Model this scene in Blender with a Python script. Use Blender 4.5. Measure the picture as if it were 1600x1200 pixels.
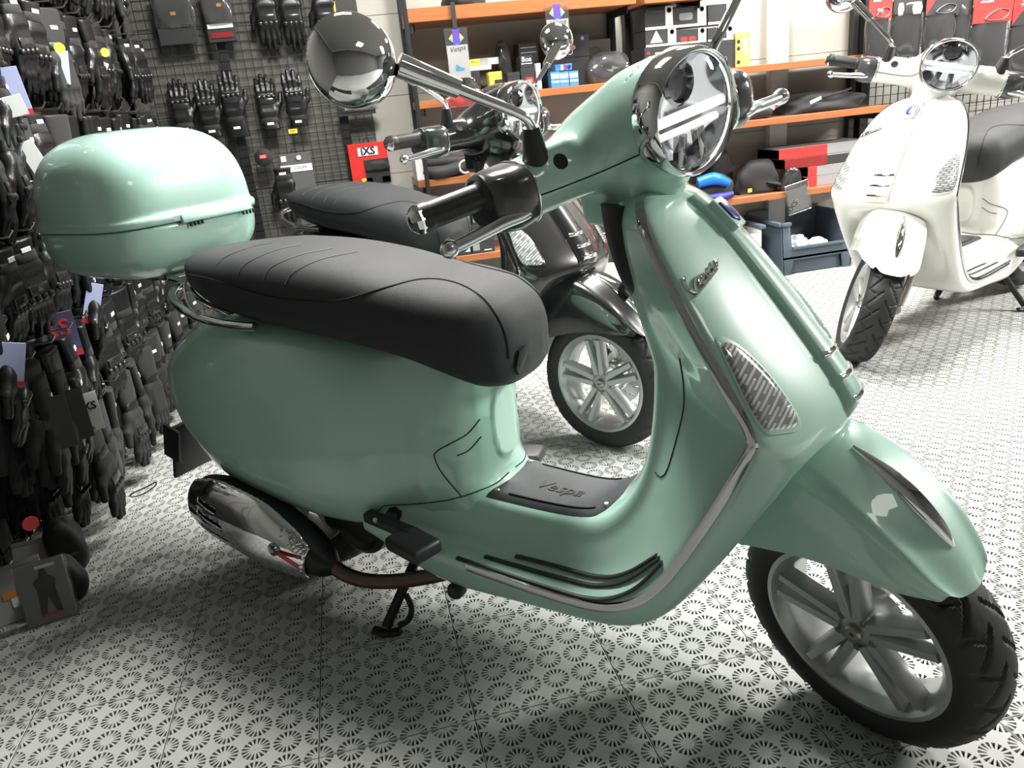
import bpy, bmesh, math, random
import numpy as np
from mathutils import Vector, Matrix
from mathutils.bvhtree import BVHTree

for _o in list(bpy.data.objects):
    bpy.data.objects.remove(_o)
SC = bpy.context.scene
COL = SC.collection
RNG = random.Random(7)

# ------------------------------------------------------------------ camera
F_PX = 1214.7
CAM = np.array([0.518053, -1.205679, 1.119780])
_yaw, _pit, _rol = 0.182439, 0.349042, -0.103094
_cy, _sy, _cp, _sp = math.cos(_yaw), math.sin(_yaw), math.cos(_pit), math.sin(_pit)
FWD = np.array([_sy * _cp, _cy * _cp, -_sp])
_rt = np.array([_cy, -_sy, 0.0])
_up = np.cross(_rt, FWD)
RGT = math.cos(_rol) * _rt + math.sin(_rol) * _up
UPV = -math.sin(_rol) * _rt + math.cos(_rol) * _up
cam_data = bpy.data.cameras.new('camera')
cam_data.sensor_width = 36.0
cam_data.lens = F_PX / 1600.0 * 36.0
cam_data.clip_start = 0.02
cam = bpy.data.objects.new('camera', cam_data)
COL.objects.link(cam)
_m = Matrix.Identity(4)
for _i in range(3):
    _m[_i][0] = RGT[_i]; _m[_i][1] = UPV[_i]; _m[_i][2] = -FWD[_i]; _m[_i][3] = CAM[_i]
cam.matrix_world = _m
SC.camera = cam

# ------------------------------------------------------------------ world, exposure
world = bpy.data.worlds.new('world')
SC.world = world
world.use_nodes = True
world.node_tree.nodes['Background'].inputs[0].default_value = (0.9, 0.95, 1.0, 1)
world.node_tree.nodes['Background'].inputs[1].default_value = 0.25
SC.view_settings.view_transform = 'Standard'
SC.view_settings.look = 'None'
SC.view_settings.gamma = 1.0
SC.view_settings.use_curve_mapping = False
SC.view_settings.exposure = 0.40
# ceiling luminaires of the shop, the dim one an added fill: centre x, y, length along x, width along y, strength
CEIL_Z = 2.75
LUMINAIRES = [(0.70, 1.30, 0.60, 0.60, 95.0), (2.10, 2.15, 0.60, 0.60, 95.0), (3.90, 2.15, 0.60, 0.60, 95.0), (2.30, -1.90, 0.60, 0.60, 5.0), (6.2, 0.0, 3.0, 0.55, 95.0)]

# ------------------------------------------------------------------ pixel helpers (1600 x 1200)
def ray_dir(px, py):
    d = FWD * F_PX + RGT * (px - 800.0) - UPV * (py - 600.0)
    return d / np.linalg.norm(d)
def to_px(p):
    d = np.asarray(p, float) - CAM
    z = d @ FWD
    return 800 + F_PX * (d @ RGT) / z, 600 - F_PX * (d @ UPV) / z, z
def at_axis(px, py, ax, val):
    d = ray_dir(px, py)
    return CAM + d * ((val - CAM[ax]) / d[ax])

# ------------------------------------------------------------------ mesh helpers
def mk_mesh(name, verts, faces, smooth=True, sharp=None):
    me = bpy.data.meshes.new(name)
    v = [tuple(map(float, p)) for p in verts]
    me.from_pydata(v, [], [tuple(map(int, f)) for f in faces])
    me.update()
    if smooth:
        me.polygons.foreach_set('use_smooth', [True] * len(me.polygons))
        if sharp is not None:
            me.set_sharp_from_angle(angle=math.radians(sharp))
    return me
def bm_mesh(name, bm, smooth=True, sharp=35):
    bmesh.ops.recalc_face_normals(bm, faces=bm.faces)
    me = bpy.data.meshes.new(name)
    bm.to_mesh(me); bm.free()
    if smooth:
        me.polygons.foreach_set('use_smooth', [True] * len(me.polygons))
        me.set_sharp_from_angle(angle=math.radians(sharp))
    return me
def fix_normals(me):
    bm = bmesh.new(); bm.from_mesh(me)
    bmesh.ops.recalc_face_normals(bm, faces=bm.faces)
    bm.to_mesh(me); bm.free()
    return me
def catmull(P, n, closed=False):
    P = np.asarray(P, float); k = len(P)
    out = []
    segs = k if closed else k - 1
    for i in range(segs):
        if closed:
            p0, p1, p2, p3 = P[(i - 1) % k], P[i], P[(i + 1) % k], P[(i + 2) % k]
        else:
            p1, p2 = P[i], P[i + 1]
            p0 = P[i - 1] if i > 0 else 2 * p1 - p2
            p3 = P[i + 2] if i + 2 < k else 2 * p2 - p1
        for j in range(n):
            t = j / n
            out.append(0.5 * (2 * p1 + (p2 - p0) * t + (2 * p0 - 5 * p1 + 4 * p2 - p3) * t * t + (3 * p1 - p0 - 3 * p2 + p3) * t ** 3))
    if not closed:
        out.append(P[-1])
    return np.array(out)
def grid_faces(nu, nv, cu=False, cv=False):
    f = []
    for i in range(nu if cu else nu - 1):
        for j in range(nv if cv else nv - 1):
            a = i * nv + j; b = i * nv + (j + 1) % nv
            c = ((i + 1) % nu) * nv + (j + 1) % nv; d = ((i + 1) % nu) * nv + j
            f.append((a, b, c, d))
    return f
def loft(name, secs, nv, nu, closed=True, caps=True, sharp=40):
    rows = [catmull(s_, nv, closed) if nv > 1 else np.asarray(s_, float) for s_ in secs]
    G = np.array(rows)
    if nu > 1:
        G = np.array([catmull(G[:, j], nu) for j in range(G.shape[1])]).transpose(1, 0, 2)
    nr, nc = G.shape[:2]
    f = grid_faces(nr, nc, False, closed)
    if caps and closed:
        f.append(tuple(range(nc))); f.append(tuple(range((nr - 1) * nc, nr * nc))[::-1])
    return fix_normals(mk_mesh(name, G.reshape(-1, 3), f, True, sharp))
def frames(path):
    path = np.asarray(path, float)
    T = np.gradient(path, axis=0)
    T /= np.linalg.norm(T, axis=1)[:, None] + 1e-12
    ref = np.array([0, 0, 1.0]) if abs(T[0][2]) < 0.9 else np.array([1.0, 0, 0])
    N = []
    n = ref - T[0] * (ref @ T[0]); n /= np.linalg.norm(n)
    for t in T:
        n = n - t * (n @ t); n /= np.linalg.norm(n) + 1e-12
        N.append(n.copy())
    N = np.array(N); B = np.cross(T, N)
    return path, T, N, B
def tube(name, path, rad, seg=10, closed=False, smooth_n=0, caps=True, flat=1.0):
    if smooth_n:
        path = catmull(path, smooth_n, closed)
    path, T, N, B = frames(path)
    n = len(path)
    r = np.full(n, rad) if np.isscalar(rad) else np.interp(np.linspace(0, 1, n), np.linspace(0, 1, len(rad)), rad)
    a = np.linspace(0, 2 * np.pi, seg, endpoint=False)
    V = path[:, None] + r[:, None, None] * (np.cos(a)[None, :, None] * N[:, None] * flat + np.sin(a)[None, :, None] * B[:, None])
    f = grid_faces(n, seg, closed, True)
    if caps and not closed:
        f.append(tuple(range(seg))); f.append(tuple(range((n - 1) * seg, n * seg))[::-1])
    return fix_normals(mk_mesh(name, V.reshape(-1, 3), f, True, 50))
def lathe(name, prof, centre, axis, seg=48, sharp=35, closed_prof=False, up=(0.13, 0.2, 1), caps=True):
    """prof: list of (radius, offset along axis)"""
    ax = np.asarray(axis, float); ax /= np.linalg.norm(ax)
    u = np.asarray(up, float); u -= ax * (u @ ax); u /= np.linalg.norm(u); w = np.cross(ax, u)
    a = np.linspace(0, 2 * np.pi, seg, endpoint=False)
    V = []
    for r, o in prof:
        V.append(np.asarray(centre) + ax * o + r * (np.cos(a)[:, None] * u + np.sin(a)[:, None] * w))
    V = np.array(V)
    f = grid_faces(len(prof), seg, closed_prof, True)
    if not closed_prof and caps:
        if prof[0][0] > 1e-4: f.append(tuple(range(seg)))
        if prof[-1][0] > 1e-4: f.append(tuple(range((len(prof) - 1) * seg, len(prof) * seg))[::-1])
    bm = bmesh.new(); me = mk_mesh(name, V.reshape(-1, 3), f); bm.from_mesh(me); bpy.data.meshes.remove(me)
    bmesh.ops.remove_doubles(bm, verts=bm.verts, dist=1e-6)
    return bm_mesh(name, bm, True, sharp)
def box_bm(bm, c, h, rot=None, bev=0.0, seg=2):
    r = bmesh.ops.create_cube(bm, size=2.0)
    vs = r['verts']
    M = Matrix.Translation(Vector(c)) @ (rot.to_4x4() if rot is not None else Matrix.Identity(4)) @ Matrix.Diagonal((h[0], h[1], h[2], 1))
    bmesh.ops.transform(bm, matrix=M, verts=vs)
    if bev > 0:
        es = list({e for v in vs for e in v.link_edges})
        bmesh.ops.bevel(bm, geom=es, offset=bev, segments=seg, profile=0.5, affect='EDGES')
def box(name, c, h, rot=None, bev=0.0, seg=2):
    bm = bmesh.new(); box_bm(bm, c, h, rot, bev, seg)
    return bm_mesh(name, bm)
def frame_from(p, n, upd):
    """matrix with z = n, y ~ upd at p"""
    n = Vector(n).normalized(); u = Vector(upd); u = (u - n * u.dot(n)).normalized(); x = u.cross(n)
    M = Matrix((x, u, n)).transposed().to_4x4(); M.translation = Vector(p)
    return M
def prism(name, outline, depth, M=None, bev=0.0, seg=2, smooth=True):
    """closed 2D outline (x,y) extruded 0..depth along z, then M"""
    bm = bmesh.new()
    vs = [bm.verts.new((float(x), float(y), 0)) for x, y in outline]
    fa = bm.faces.new(vs)
    r = bmesh.ops.extrude_face_region(bm, geom=[fa])
    nv = [g for g in r['geom'] if isinstance(g, bmesh.types.BMVert)]
    bmesh.ops.translate(bm, vec=(0, 0, depth), verts=nv)
    if bev > 0:
        es = [e for e in bm.edges if abs(e.verts[0].co.z - e.verts[1].co.z) < 1e-9 and e.verts[0].co.z > depth * 0.5]
        bmesh.ops.bevel(bm, geom=es, offset=bev, segments=seg, profile=0.5, affect='EDGES')
    if M is not None:
        bmesh.ops.transform(bm, matrix=M, verts=bm.verts)
    return bm_mesh(name, bm, smooth)
def mirrored(me, name=None):
    m2 = me.copy()
    if name: m2.name = name
    bm = bmesh.new(); bm.from_mesh(m2)
    for v in bm.verts: v.co.y = -v.co.y
    bmesh.ops.reverse_faces(bm, faces=bm.faces)
    bm.to_mesh(m2); bm.free()
    return m2
def joined(name, meshes, sharp=40):
    bm = bmesh.new()
    for m in meshes: bm.from_mesh(m)
    for m in meshes: bpy.data.meshes.remove(m)
    return bm_mesh(name, bm, True, sharp)
def moved(me, M):
    me.transform(M); me.update(); return me
def rrect(w, h, r, n=4):
    pts = []
    for cx, cy, a0 in ((w / 2 - r, h / 2 - r, 0), (-w / 2 + r, h / 2 - r, 90), (-w / 2 + r, -h / 2 + r, 180), (w / 2 - r, -h / 2 + r, 270)):
        for k in range(n + 1):
            a = math.radians(a0 + 90 * k / n)
            pts.append((cx + r * math.cos(a), cy + r * math.sin(a)))
    return pts

# ------------------------------------------------------------------ implicit surfaces
def spl(xs, ys, X):
    """monotone cubic interpolation"""
    xs = np.asarray(xs, float); ys = np.asarray(ys, float)
    h = np.diff(xs); d = np.diff(ys) / h
    m = np.zeros_like(ys); m[0] = d[0]; m[-1] = d[-1]
    for i in range(1, len(xs) - 1):
        m[i] = 0 if d[i - 1] * d[i] <= 0 else 2 * d[i - 1] * d[i] / (d[i - 1] + d[i])
    Xc = np.clip(X, xs[0], xs[-1])
    i = np.clip(np.searchsorted(xs, Xc, side='right') - 1, 0, len(xs) - 2)
    t = (Xc - xs[i]) / h[i]
    t2 = t * t; t3 = t2 * t
    return (2 * t3 - 3 * t2 + 1) * ys[i] + (t3 - 2 * t2 + t) * h[i] * m[i] + (-2 * t3 + 3 * t2) * ys[i + 1] + (t3 - t2) * h[i] * m[i + 1]
def smin(a, b, k):
    h = np.clip(0.5 + 0.5 * (b - a) / k, 0, 1)
    return b + (a - b) * h - k * h * (1 - h)
def smax(a, b, k): return -smin(-a, -b, k)
def sweep(A, U, V, st, n=2.5):
    """superellipse sections along A; st rows: a, uc, vc, hu, hv"""
    st = np.asarray(st, float)
    uc, vc, hu, hv = (spl(st[:, 0], st[:, k], A) for k in (1, 2, 3, 4))
    q = ((np.abs(U - uc) / hu) ** n + (np.abs(V - vc) / hv) ** n) ** (1 / n)
    d = (q - 1) * np.minimum(hu, hv)
    return np.maximum(d, np.maximum(st[0, 0] - A, A - st[-1, 0]))
def capsule(X, Y, Z, a, b, ra, rb):
    a = np.asarray(a, float); b = np.asarray(b, float); ba = b - a
    t = np.clip(((X - a[0]) * ba[0] + (Y - a[1]) * ba[1] + (Z - a[2]) * ba[2]) / (ba @ ba), 0, 1)
    return np.sqrt((X - a[0] - t * ba[0]) ** 2 + (Y - a[1] - t * ba[1]) ** 2 + (Z - a[2] - t * ba[2]) ** 2) - (ra + (rb - ra) * t)
def rbox(X, Y, Z, c, h, r):
    qx, qy, qz = np.abs(X - c[0]) - h[0] + r, np.abs(Y - c[1]) - h[1] + r, np.abs(Z - c[2]) - h[2] + r
    return np.sqrt(np.maximum(qx, 0) ** 2 + np.maximum(qy, 0) ** 2 + np.maximum(qz, 0) ** 2) + np.minimum(np.maximum(qx, np.maximum(qy, qz)), 0) - r
def surfnet(name, F, lo, hi, h, sharp=None, newton=2):
    ax = [np.arange(lo[k], hi[k] + h, h) for k in range(3)]
    X, Y, Z = np.meshgrid(*ax, indexing='ij')
    V = F(X, Y, Z)
    nx, ny, nz = V.shape
    ins = V < 0
    cnt = np.zeros((nx - 1, ny - 1, nz - 1), int)
    for dx in (0, 1):
        for dy in (0, 1):
            for dz in (0, 1):
                cnt += ins[dx:nx - 1 + dx, dy:ny - 1 + dy, dz:nz - 1 + dz]
    act = (cnt > 0) & (cnt < 8)
    ci = np.argwhere(act)
    idx = -np.ones(act.shape, int); idx[act] = np.arange(len(ci))
    acc = np.zeros((len(ci), 3)); num = np.zeros(len(ci))
    corners = [(a, b, c) for a in (0, 1) for b in (0, 1) for c in (0, 1)]
    for a in corners:
        for k in range(3):
            if a[k] == 0:
                b = list(a); b[k] = 1
                va = V[ci[:, 0] + a[0], ci[:, 1] + a[1], ci[:, 2] + a[2]]
                vb = V[ci[:, 0] + b[0], ci[:, 1] + b[1], ci[:, 2] + b[2]]
                m = (va < 0) != (vb < 0)
                t = np.where(m, va / np.where(m, va - vb, 1), 0)
                p = ci + np.array(a)
                p = p.astype(float); p[:, k] += t
                acc[m] += p[m]; num[m] += 1
    P = acc / num[:, None] * h + np.array([a[0] for a in ax])
    faces = []
    for k in range(3):
        o = [1, 1, 1]; o[k] = 0
        sl0 = [slice(1, -1)] * 3; sl1 = [slice(1, -1)] * 3
        sl0[k] = slice(0, -1); sl1[k] = slice(1, None)
        A, B = ins[tuple(sl0)], ins[tuple(sl1)]
        e = np.argwhere(A != B)
        if not len(e): continue
        sgn = A[tuple(e.T)]
        e = e + np.array(o)
        u, w = [q for q in range(3) if q != k]
        def cell(du, dw):
            c = e.copy(); c[:, u] -= du; c[:, w] -= dw
            return idx[c[:, 0], c[:, 1], c[:, 2]]
        q = np.stack([cell(1, 1), cell(0, 1), cell(0, 0), cell(1, 0)], 1)
        flip = sgn if k != 1 else ~sgn
        q[~flip] = q[~flip][:, ::-1]
        q = q[(q >= 0).all(1)]
        faces.append(q)
    faces = np.concatenate(faces)
    e = h * 0.2
    for _ in range(newton):
        f0 = F(P[:, 0], P[:, 1], P[:, 2])
        g = np.stack([(F(P[:, 0] + e * (k == 0), P[:, 1] + e * (k == 1), P[:, 2] + e * (k == 2)) - F(P[:, 0] - e * (k == 0), P[:, 1] - e * (k == 1), P[:, 2] - e * (k == 2))) / (2 * e) for k in range(3)], 1)
        st = (f0 / (np.sum(g * g, 1) + 1e-6))[:, None] * g
        L = np.linalg.norm(st, axis=1)
        st *= np.minimum(1, 0.6 * h / (L + 1e-12))[:, None]
        P = P - st
    me = bpy.data.meshes.new(name)
    me.vertices.add(len(P)); me.vertices.foreach_set('co', P.astype(np.float32).ravel())
    me.loops.add(faces.size); me.loops.foreach_set('vertex_index', faces.ravel().astype(np.int32))
    me.polygons.add(len(faces))
    me.polygons.foreach_set('loop_start', np.arange(0, faces.size, 4, dtype=np.int32))
    me.update(calc_edges=True); me.validate()
    me.polygons.foreach_set('use_smooth', [True] * len(me.polygons))
    if sharp: me.set_sharp_from_angle(angle=math.radians(sharp))
    return me
def bvh_of(*meshes):
    V = []; Fc = []
    for me in meshes:
        o = len(V)
        V += [v.co.copy() for v in me.vertices]
        Fc += [tuple(i + o for i in p.vertices) for p in me.polygons]
    return BVHTree.FromPolygons(V, Fc)

# ------------------------------------------------------------------ objects
def link(name, me, mat=None, parent=None, kind=None, label=None, cat=None, group=None, M=None):
    o = bpy.data.objects.new(name, me)
    COL.objects.link(o)
    if mat is not None and me is not None:
        if not me.materials: me.materials.append(mat)
        elif me.materials[0] != mat:
            o.material_slots[0].link = 'OBJECT'; o.material_slots[0].material = mat
    if parent is not None: o.parent = parent
    if M is not None: o.matrix_local = M
    tag(o, label, cat, group, kind)
    return o
def tag(o, label=None, cat=None, group=None, kind=None):
    if label: o['label'] = label
    if cat: o['category'] = cat
    if group: o['group'] = group
    if kind: o['kind'] = kind
    return o
def empty(name, loc=(0, 0, 0), rz=0.0, label=None, cat=None, group=None):
    o = bpy.data.objects.new(name, None)
    o.empty_display_size = 0.05
    COL.objects.link(o)
    o.location = loc; o.rotation_euler = (0, 0, rz)
    return tag(o, label, cat, group)
def copy_tree(o, parent=None):
    c = o.copy(); COL.objects.link(c)
    if parent is not None: c.parent = parent
    for ch in o.children: copy_tree(ch, c)
    return c
def text_mesh(name, body, size, shear=0.0, extrude=0.0, align='CENTER', bold=0.0):
    cu = bpy.data.curves.new(name, 'FONT')
    cu.body = body; cu.size = size; cu.shear = shear; cu.extrude = extrude
    cu.align_x = align; cu.align_y = 'CENTER'; cu.offset = bold; cu.resolution_u = 2
    ob = bpy.data.objects.new(name, cu); COL.objects.link(ob)
    dg = bpy.context.evaluated_depsgraph_get(); dg.update()
    me = bpy.data.meshes.new_from_object(ob.evaluated_get(dg))
    bpy.data.objects.remove(ob); bpy.data.curves.remove(cu)
    me.name = name
    if me.materials: me.materials.clear()
    return me

# ------------------------------------------------------------------ materials
def mat(name, col, rough=0.5, metal=0.0, coat=0.0, coat_rough=0.03, spec=0.5, bump=None, var=None, emis=None, sheen=0.0):
    m = bpy.data.materials.new(name); m.use_nodes = True
    nt = m.node_tree; b = nt.nodes['Principled BSDF']
    c = (*col, 1.0)
    b.inputs['Base Color'].default_value = c
    b.inputs['Roughness'].default_value = rough
    b.inputs['Metallic'].default_value = metal
    b.inputs['Coat Weight'].default_value = coat
    b.inputs['Coat Roughness'].default_value = coat_rough
    b.inputs['Specular IOR Level'].default_value = spec
    b.inputs['Sheen Weight'].default_value = sheen
    if emis:
        b.inputs['Emission Color'].default_value = (*emis[0], 1); b.inputs['Emission Strength'].default_value = emis[1]
    if bump or var:
        tc = nt.nodes.new('ShaderNodeTexCoord')
    if bump:
        kind, scale, strength = bump
        tx = nt.nodes.new('ShaderNodeTexVoronoi' if kind == 'voronoi' else 'ShaderNodeTexNoise')
        tx.inputs['Scale'].default_value = scale
        if kind == 'noise': tx.inputs['Detail'].default_value = 4
        nt.links.new(tc.outputs['Object'], tx.inputs['Vector'])
        bp = nt.nodes.new('ShaderNodeBump'); bp.inputs['Strength'].default_value = strength; bp.inputs['Distance'].default_value = 0.002
        nt.links.new(tx.outputs[0], bp.inputs['Height']); nt.links.new(bp.outputs['Normal'], b.inputs['Normal'])
    if var:
        col2, scale = var
        tx = nt.nodes.new('ShaderNodeTexNoise'); tx.inputs['Scale'].default_value = scale; tx.inputs['Detail'].default_value = 5
        nt.links.new(tc.outputs['Object'], tx.inputs['Vector'])
        rp = nt.nodes.new('ShaderNodeValToRGB'); rp.color_ramp.elements[0].position = 0.35; rp.color_ramp.elements[1].position = 0.65
        rp.color_ramp.elements[0].color = c; rp.color_ramp.elements[1].color = (*col2, 1)
        nt.links.new(tx.outputs[0], rp.inputs[0]); nt.links.new(rp.outputs[0], b.inputs['Base Color'])
    return m
def glass_mat(name, tint=(1, 1, 1), refl=0.08, rough=0.02, opacity=0.0):
    m = bpy.data.materials.new(name); m.use_nodes = True
    nt = m.node_tree; nt.nodes.clear()
    out = nt.nodes.new('ShaderNodeOutputMaterial')
    tr = nt.nodes.new('ShaderNodeBsdfTransparent'); tr.inputs[0].default_value = (*tint, 1)
    gl = nt.nodes.new('ShaderNodeBsdfGlossy'); gl.inputs['Roughness'].default_value = rough
    lw = nt.nodes.new('ShaderNodeLayerWeight'); lw.inputs[0].default_value = 0.35
    mr = nt.nodes.new('ShaderNodeMapRange'); mr.inputs[3].default_value = refl; mr.inputs[4].default_value = 0.75
    mx = nt.nodes.new('ShaderNodeMixShader')
    nt.links.new(lw.outputs['Fresnel'], mr.inputs[0]); nt.links.new(mr.outputs[0], mx.inputs[0])
    nt.links.new(tr.outputs[0], mx.inputs[1]); nt.links.new(gl.outputs[0], mx.inputs[2])
    last = mx
    if opacity > 0:
        df = nt.nodes.new('ShaderNodeBsdfDiffuse'); df.inputs[0].default_value = (0.8, 0.8, 0.8, 1)
        m2 = nt.nodes.new('ShaderNodeMixShader'); m2.inputs[0].default_value = opacity
        nt.links.new(mx.outputs[0], m2.inputs[1]); nt.links.new(df.outputs[0], m2.inputs[2]); last = m2
    nt.links.new(last.outputs[0], out.inputs[0])
    return m
M = {}
M['mint'] = mat('mint_paint', (0.42, 0.655, 0.562), 0.35, coat=1.0)
M['black_paint'] = mat('black_paint', (0.012, 0.012, 0.013), 0.25, coat=1.0)
M['white_paint'] = mat('white_paint', (0.86, 0.86, 0.80), 0.3, coat=1.0)
M['chrome'] = mat('chrome', (0.88, 0.88, 0.89), 0.04, 1.0)
M['dark_chrome'] = mat('dark_chrome', (0.30, 0.30, 0.31), 0.10, 1.0)
M['alu'] = mat('polished_aluminium', (0.80, 0.81, 0.82), 0.22, 1.0)
M['rim'] = mat('silver_rim_paint', (0.52, 0.53, 0.53), 0.32, 0.7)
M['steel'] = mat('brushed_steel', (0.45, 0.42, 0.38), 0.35, 1.0)
M['burnt'] = mat('heat_tinted_steel', (0.16, 0.11, 0.09), 0.45, 0.9)
M['rubber'] = mat('tyre_rubber', (0.018, 0.018, 0.019), 0.62, bump=('noise', 90, 0.15))
M['vinyl'] = mat('seat_vinyl', (0.024, 0.025, 0.028), 0.62, bump=('voronoi', 900, 0.25))
M['vinyl_top'] = mat('seat_vinyl_top', (0.040, 0.041, 0.044), 0.55, bump=('voronoi', 900, 0.25))
M['plastic'] = mat('black_plastic', (0.022, 0.022, 0.024), 0.45)
M['mat_rubber'] = mat('grey_rubber_mat', (0.05, 0.055, 0.062), 0.5, bump=('noise', 400, 0.1))
M['dark'] = mat('dark_recess', (0.006, 0.006, 0.006), 0.7)
M['seam'] = mat('panel_gap', (0.02, 0.045, 0.035), 0.8)
M['thread'] = mat('stitch_thread', (0.006, 0.006, 0.007), 0.8)
M['red'] = mat('red_gloss', (0.55, 0.02, 0.02), 0.3, coat=0.5)
M['redlens'] = mat('red_lens', (0.30, 0.005, 0.01), 0.12, coat=1)
M['amber'] = mat('amber_lens', (0.45, 0.12, 0.01), 0.15, coat=1)
M['lens'] = glass_mat('clear_lens', refl=0.03)
M['lens_ribbed'] = mat('ribbed_indicator', (0.60, 0.62, 0.62), 0.10, 0.35, coat=1)
def rib_nodes(m):
    nt = m.node_tree; b = nt.nodes['Principled BSDF']
    tc = nt.nodes.new('ShaderNodeTexCoord'); mp = nt.nodes.new('ShaderNodeMapping'); mp.inputs['Rotation'].default_value = (1.2, 0.0, 0.8)
    br = nt.nodes.new('ShaderNodeTexBrick'); br.inputs['Scale'].default_value = 34; br.inputs['Mortar Size'].default_value = .06
    br.inputs['Color1'].default_value = (.88, .90, .90, 1); br.inputs['Color2'].default_value = (.55, .57, .57, 1); br.inputs['Mortar'].default_value = (.30, .31, .31, 1)
    bp = nt.nodes.new('ShaderNodeBump'); bp.inputs['Distance'].default_value = .003; bp.inputs['Strength'].default_value = .9
    nt.links.new(tc.outputs['Object'], mp.inputs[0]); nt.links.new(mp.outputs[0], br.inputs['Vector']); nt.links.new(br.outputs['Color'], b.inputs['Base Color'])
    nt.links.new(br.outputs['Color'], bp.inputs['Height']); nt.links.new(bp.outputs[0], b.inputs['Normal'])
rib_nodes(M['lens_ribbed'])
M['white_bar'] = mat('light_guide_glow', (0.95, 0.95, 0.94), 0.25, 0.0, coat=1, emis=((1, 1, .98), 0.9))  # added glow stands in for ceiling light caught by the unlit bar
M['reflector'] = mat('lamp_reflector', (0.55, 0.56, 0.57), 0.10, 1.0)
M['trim'] = mat('trim_chrome', (0.46, 0.46, 0.46), 0.10, 1.0)
M['blue'] = mat('blue_enamel', (0.02, 0.03, 0.22), 0.25, coat=1)
M['floor_tile'] = mat('floor_tile_plastic', (0.42, 0.43, 0.42), 0.5, var=((0.47, 0.475, 0.46), 3.0), spec=0.3)
M['subfloor'] = mat('dark_subfloor', (0.012, 0.012, 0.011), 0.9)
M['wall'] = mat('wall_panel', (0.36, 0.35, 0.315), 0.75, var=((0.39, 0.38, 0.34), 2.0))
M['wall_shaded'] = mat('shaded_wall_panel', (0.135, 0.132, 0.122), 0.75)  # shade on the wall behind the grid, put into the board colour
M['wall_dark'] = mat('dark_wall_panel', (0.10, 0.10, 0.095), 0.8)
M['wall_white'] = mat('white_plaster', (0.62, 0.62, 0.60), 0.8)
M['ceiling'] = mat('ceiling_paint', (0.28, 0.28, 0.27), 0.85)
M['steel_black'] = mat('black_steel', (0.018, 0.018, 0.019), 0.45, 0.3)
M['leather'] = mat('black_leather', (0.010, 0.010, 0.011), 0.33, bump=('noise', 160, 0.35))
M['textile'] = mat('black_textile', (0.011, 0.011, 0.012), 0.7, bump=('noise', 500, 0.4), sheen=0.08)
M['guard'] = mat('moulded_guard', (0.02, 0.02, 0.021), 0.22, coat=0.4)
M['white_card'] = mat('white_card', (0.80, 0.80, 0.80), 0.55)
M['blue_card'] = mat('pale_blue_card', (0.42, 0.46, 0.72), 0.5)
M['grey_card'] = mat('grey_card', (0.25, 0.25, 0.25), 0.5)
M['dark_card'] = mat('dark_card', (0.03, 0.03, 0.032), 0.4)
M['red_card'] = mat('red_card', (0.62, 0.03, 0.025), 0.4)
M['yellow_card'] = mat('yellow_card', (0.70, 0.62, 0.06), 0.5)
M['orange_card'] = mat('orange_card', (0.75, 0.30, 0.02), 0.5)
M['ink'] = mat('black_ink', (0.01, 0.01, 0.01), 0.6)
M['ink_white'] = mat('white_ink', (0.8, 0.8, 0.8), 0.6)
M['ink_red'] = mat('red_ink', (0.6, 0.03, 0.03), 0.6)
M['pink'] = mat('pink_label', (0.75, 0.25, 0.35), 0.5)
M['bag'] = glass_mat('clear_plastic_bag', (0.98, 0.98, 0.98), 0.07, 0.10, 0.03)

M['wall_grey'] = mat('grey_wall', (0.07, 0.07, 0.07), 0.8)
M['seam_dark'] = mat('dark_joint', (0.08, 0.078, 0.07), 0.9)
M['cyan'] = mat('cyan_print', (0.10, 0.55, 0.75), 0.5)
M['purple'] = mat('purple_tab', (0.09, 0.05, 0.30), 0.4)
M['blue_box'] = mat('blue_box', (0.05, 0.20, 0.50), 0.45)
M['bright_blue'] = mat('bright_blue', (0.01, 0.16, 0.70), 0.4)
M['navy'] = mat('navy_fabric', (0.015, 0.02, 0.16), 0.5)
M['pale_blue'] = mat('pale_blue_label', (0.35, 0.50, 0.62), 0.5)
M['mustard'] = mat('mustard_card', (0.62, 0.42, 0.10), 0.5)
M['beige_card'] = mat('beige_card', (0.55, 0.52, 0.46), 0.6)
M['dark_red'] = mat('dark_red_card', (0.20, 0.01, 0.01), 0.4)
M['bin_blue'] = mat('blue_grey_plastic', (0.075, 0.10, 0.13), 0.45)
M['pale_plastic'] = mat('pale_grey_plastic', (0.55, 0.56, 0.53), 0.5)
def wood_mat():
    m = mat('cherry_wood', (0.42, 0.15, 0.05), 0.38, coat=0.25, coat_rough=0.2)
    nt = m.node_tree; b = nt.nodes['Principled BSDF']
    tc = nt.nodes.new('ShaderNodeTexCoord'); mp = nt.nodes.new('ShaderNodeMapping'); mp.inputs['Scale'].default_value = (2.0, 30, 60)
    tx = nt.nodes.new('ShaderNodeTexNoise'); tx.inputs['Scale'].default_value = 3; tx.inputs['Detail'].default_value = 6
    rp = nt.nodes.new('ShaderNodeValToRGB')
    rp.color_ramp.elements[0].position = .3; rp.color_ramp.elements[1].position = .75
    rp.color_ramp.elements[0].color = (0.27, 0.085, 0.028, 1); rp.color_ramp.elements[1].color = (0.38, 0.135, 0.045, 1)
    nt.links.new(tc.outputs['Object'], mp.inputs[0]); nt.links.new(mp.outputs[0], tx.inputs[0]); nt.links.new(tx.outputs[0], rp.inputs[0]); nt.links.new(rp.outputs[0], b.inputs['Base Color'])
    return m
M['wood'] = wood_mat()
M['purple_card'] = mat('violet_card', (0.06, 0.06, 0.14), 0.5)
M['pale_grey'] = mat('pale_grey_box', (0.34, 0.34, 0.33), 0.55)
M['grey_card2'] = mat('mid_grey_card', (0.10, 0.10, 0.10), 0.5)

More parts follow.
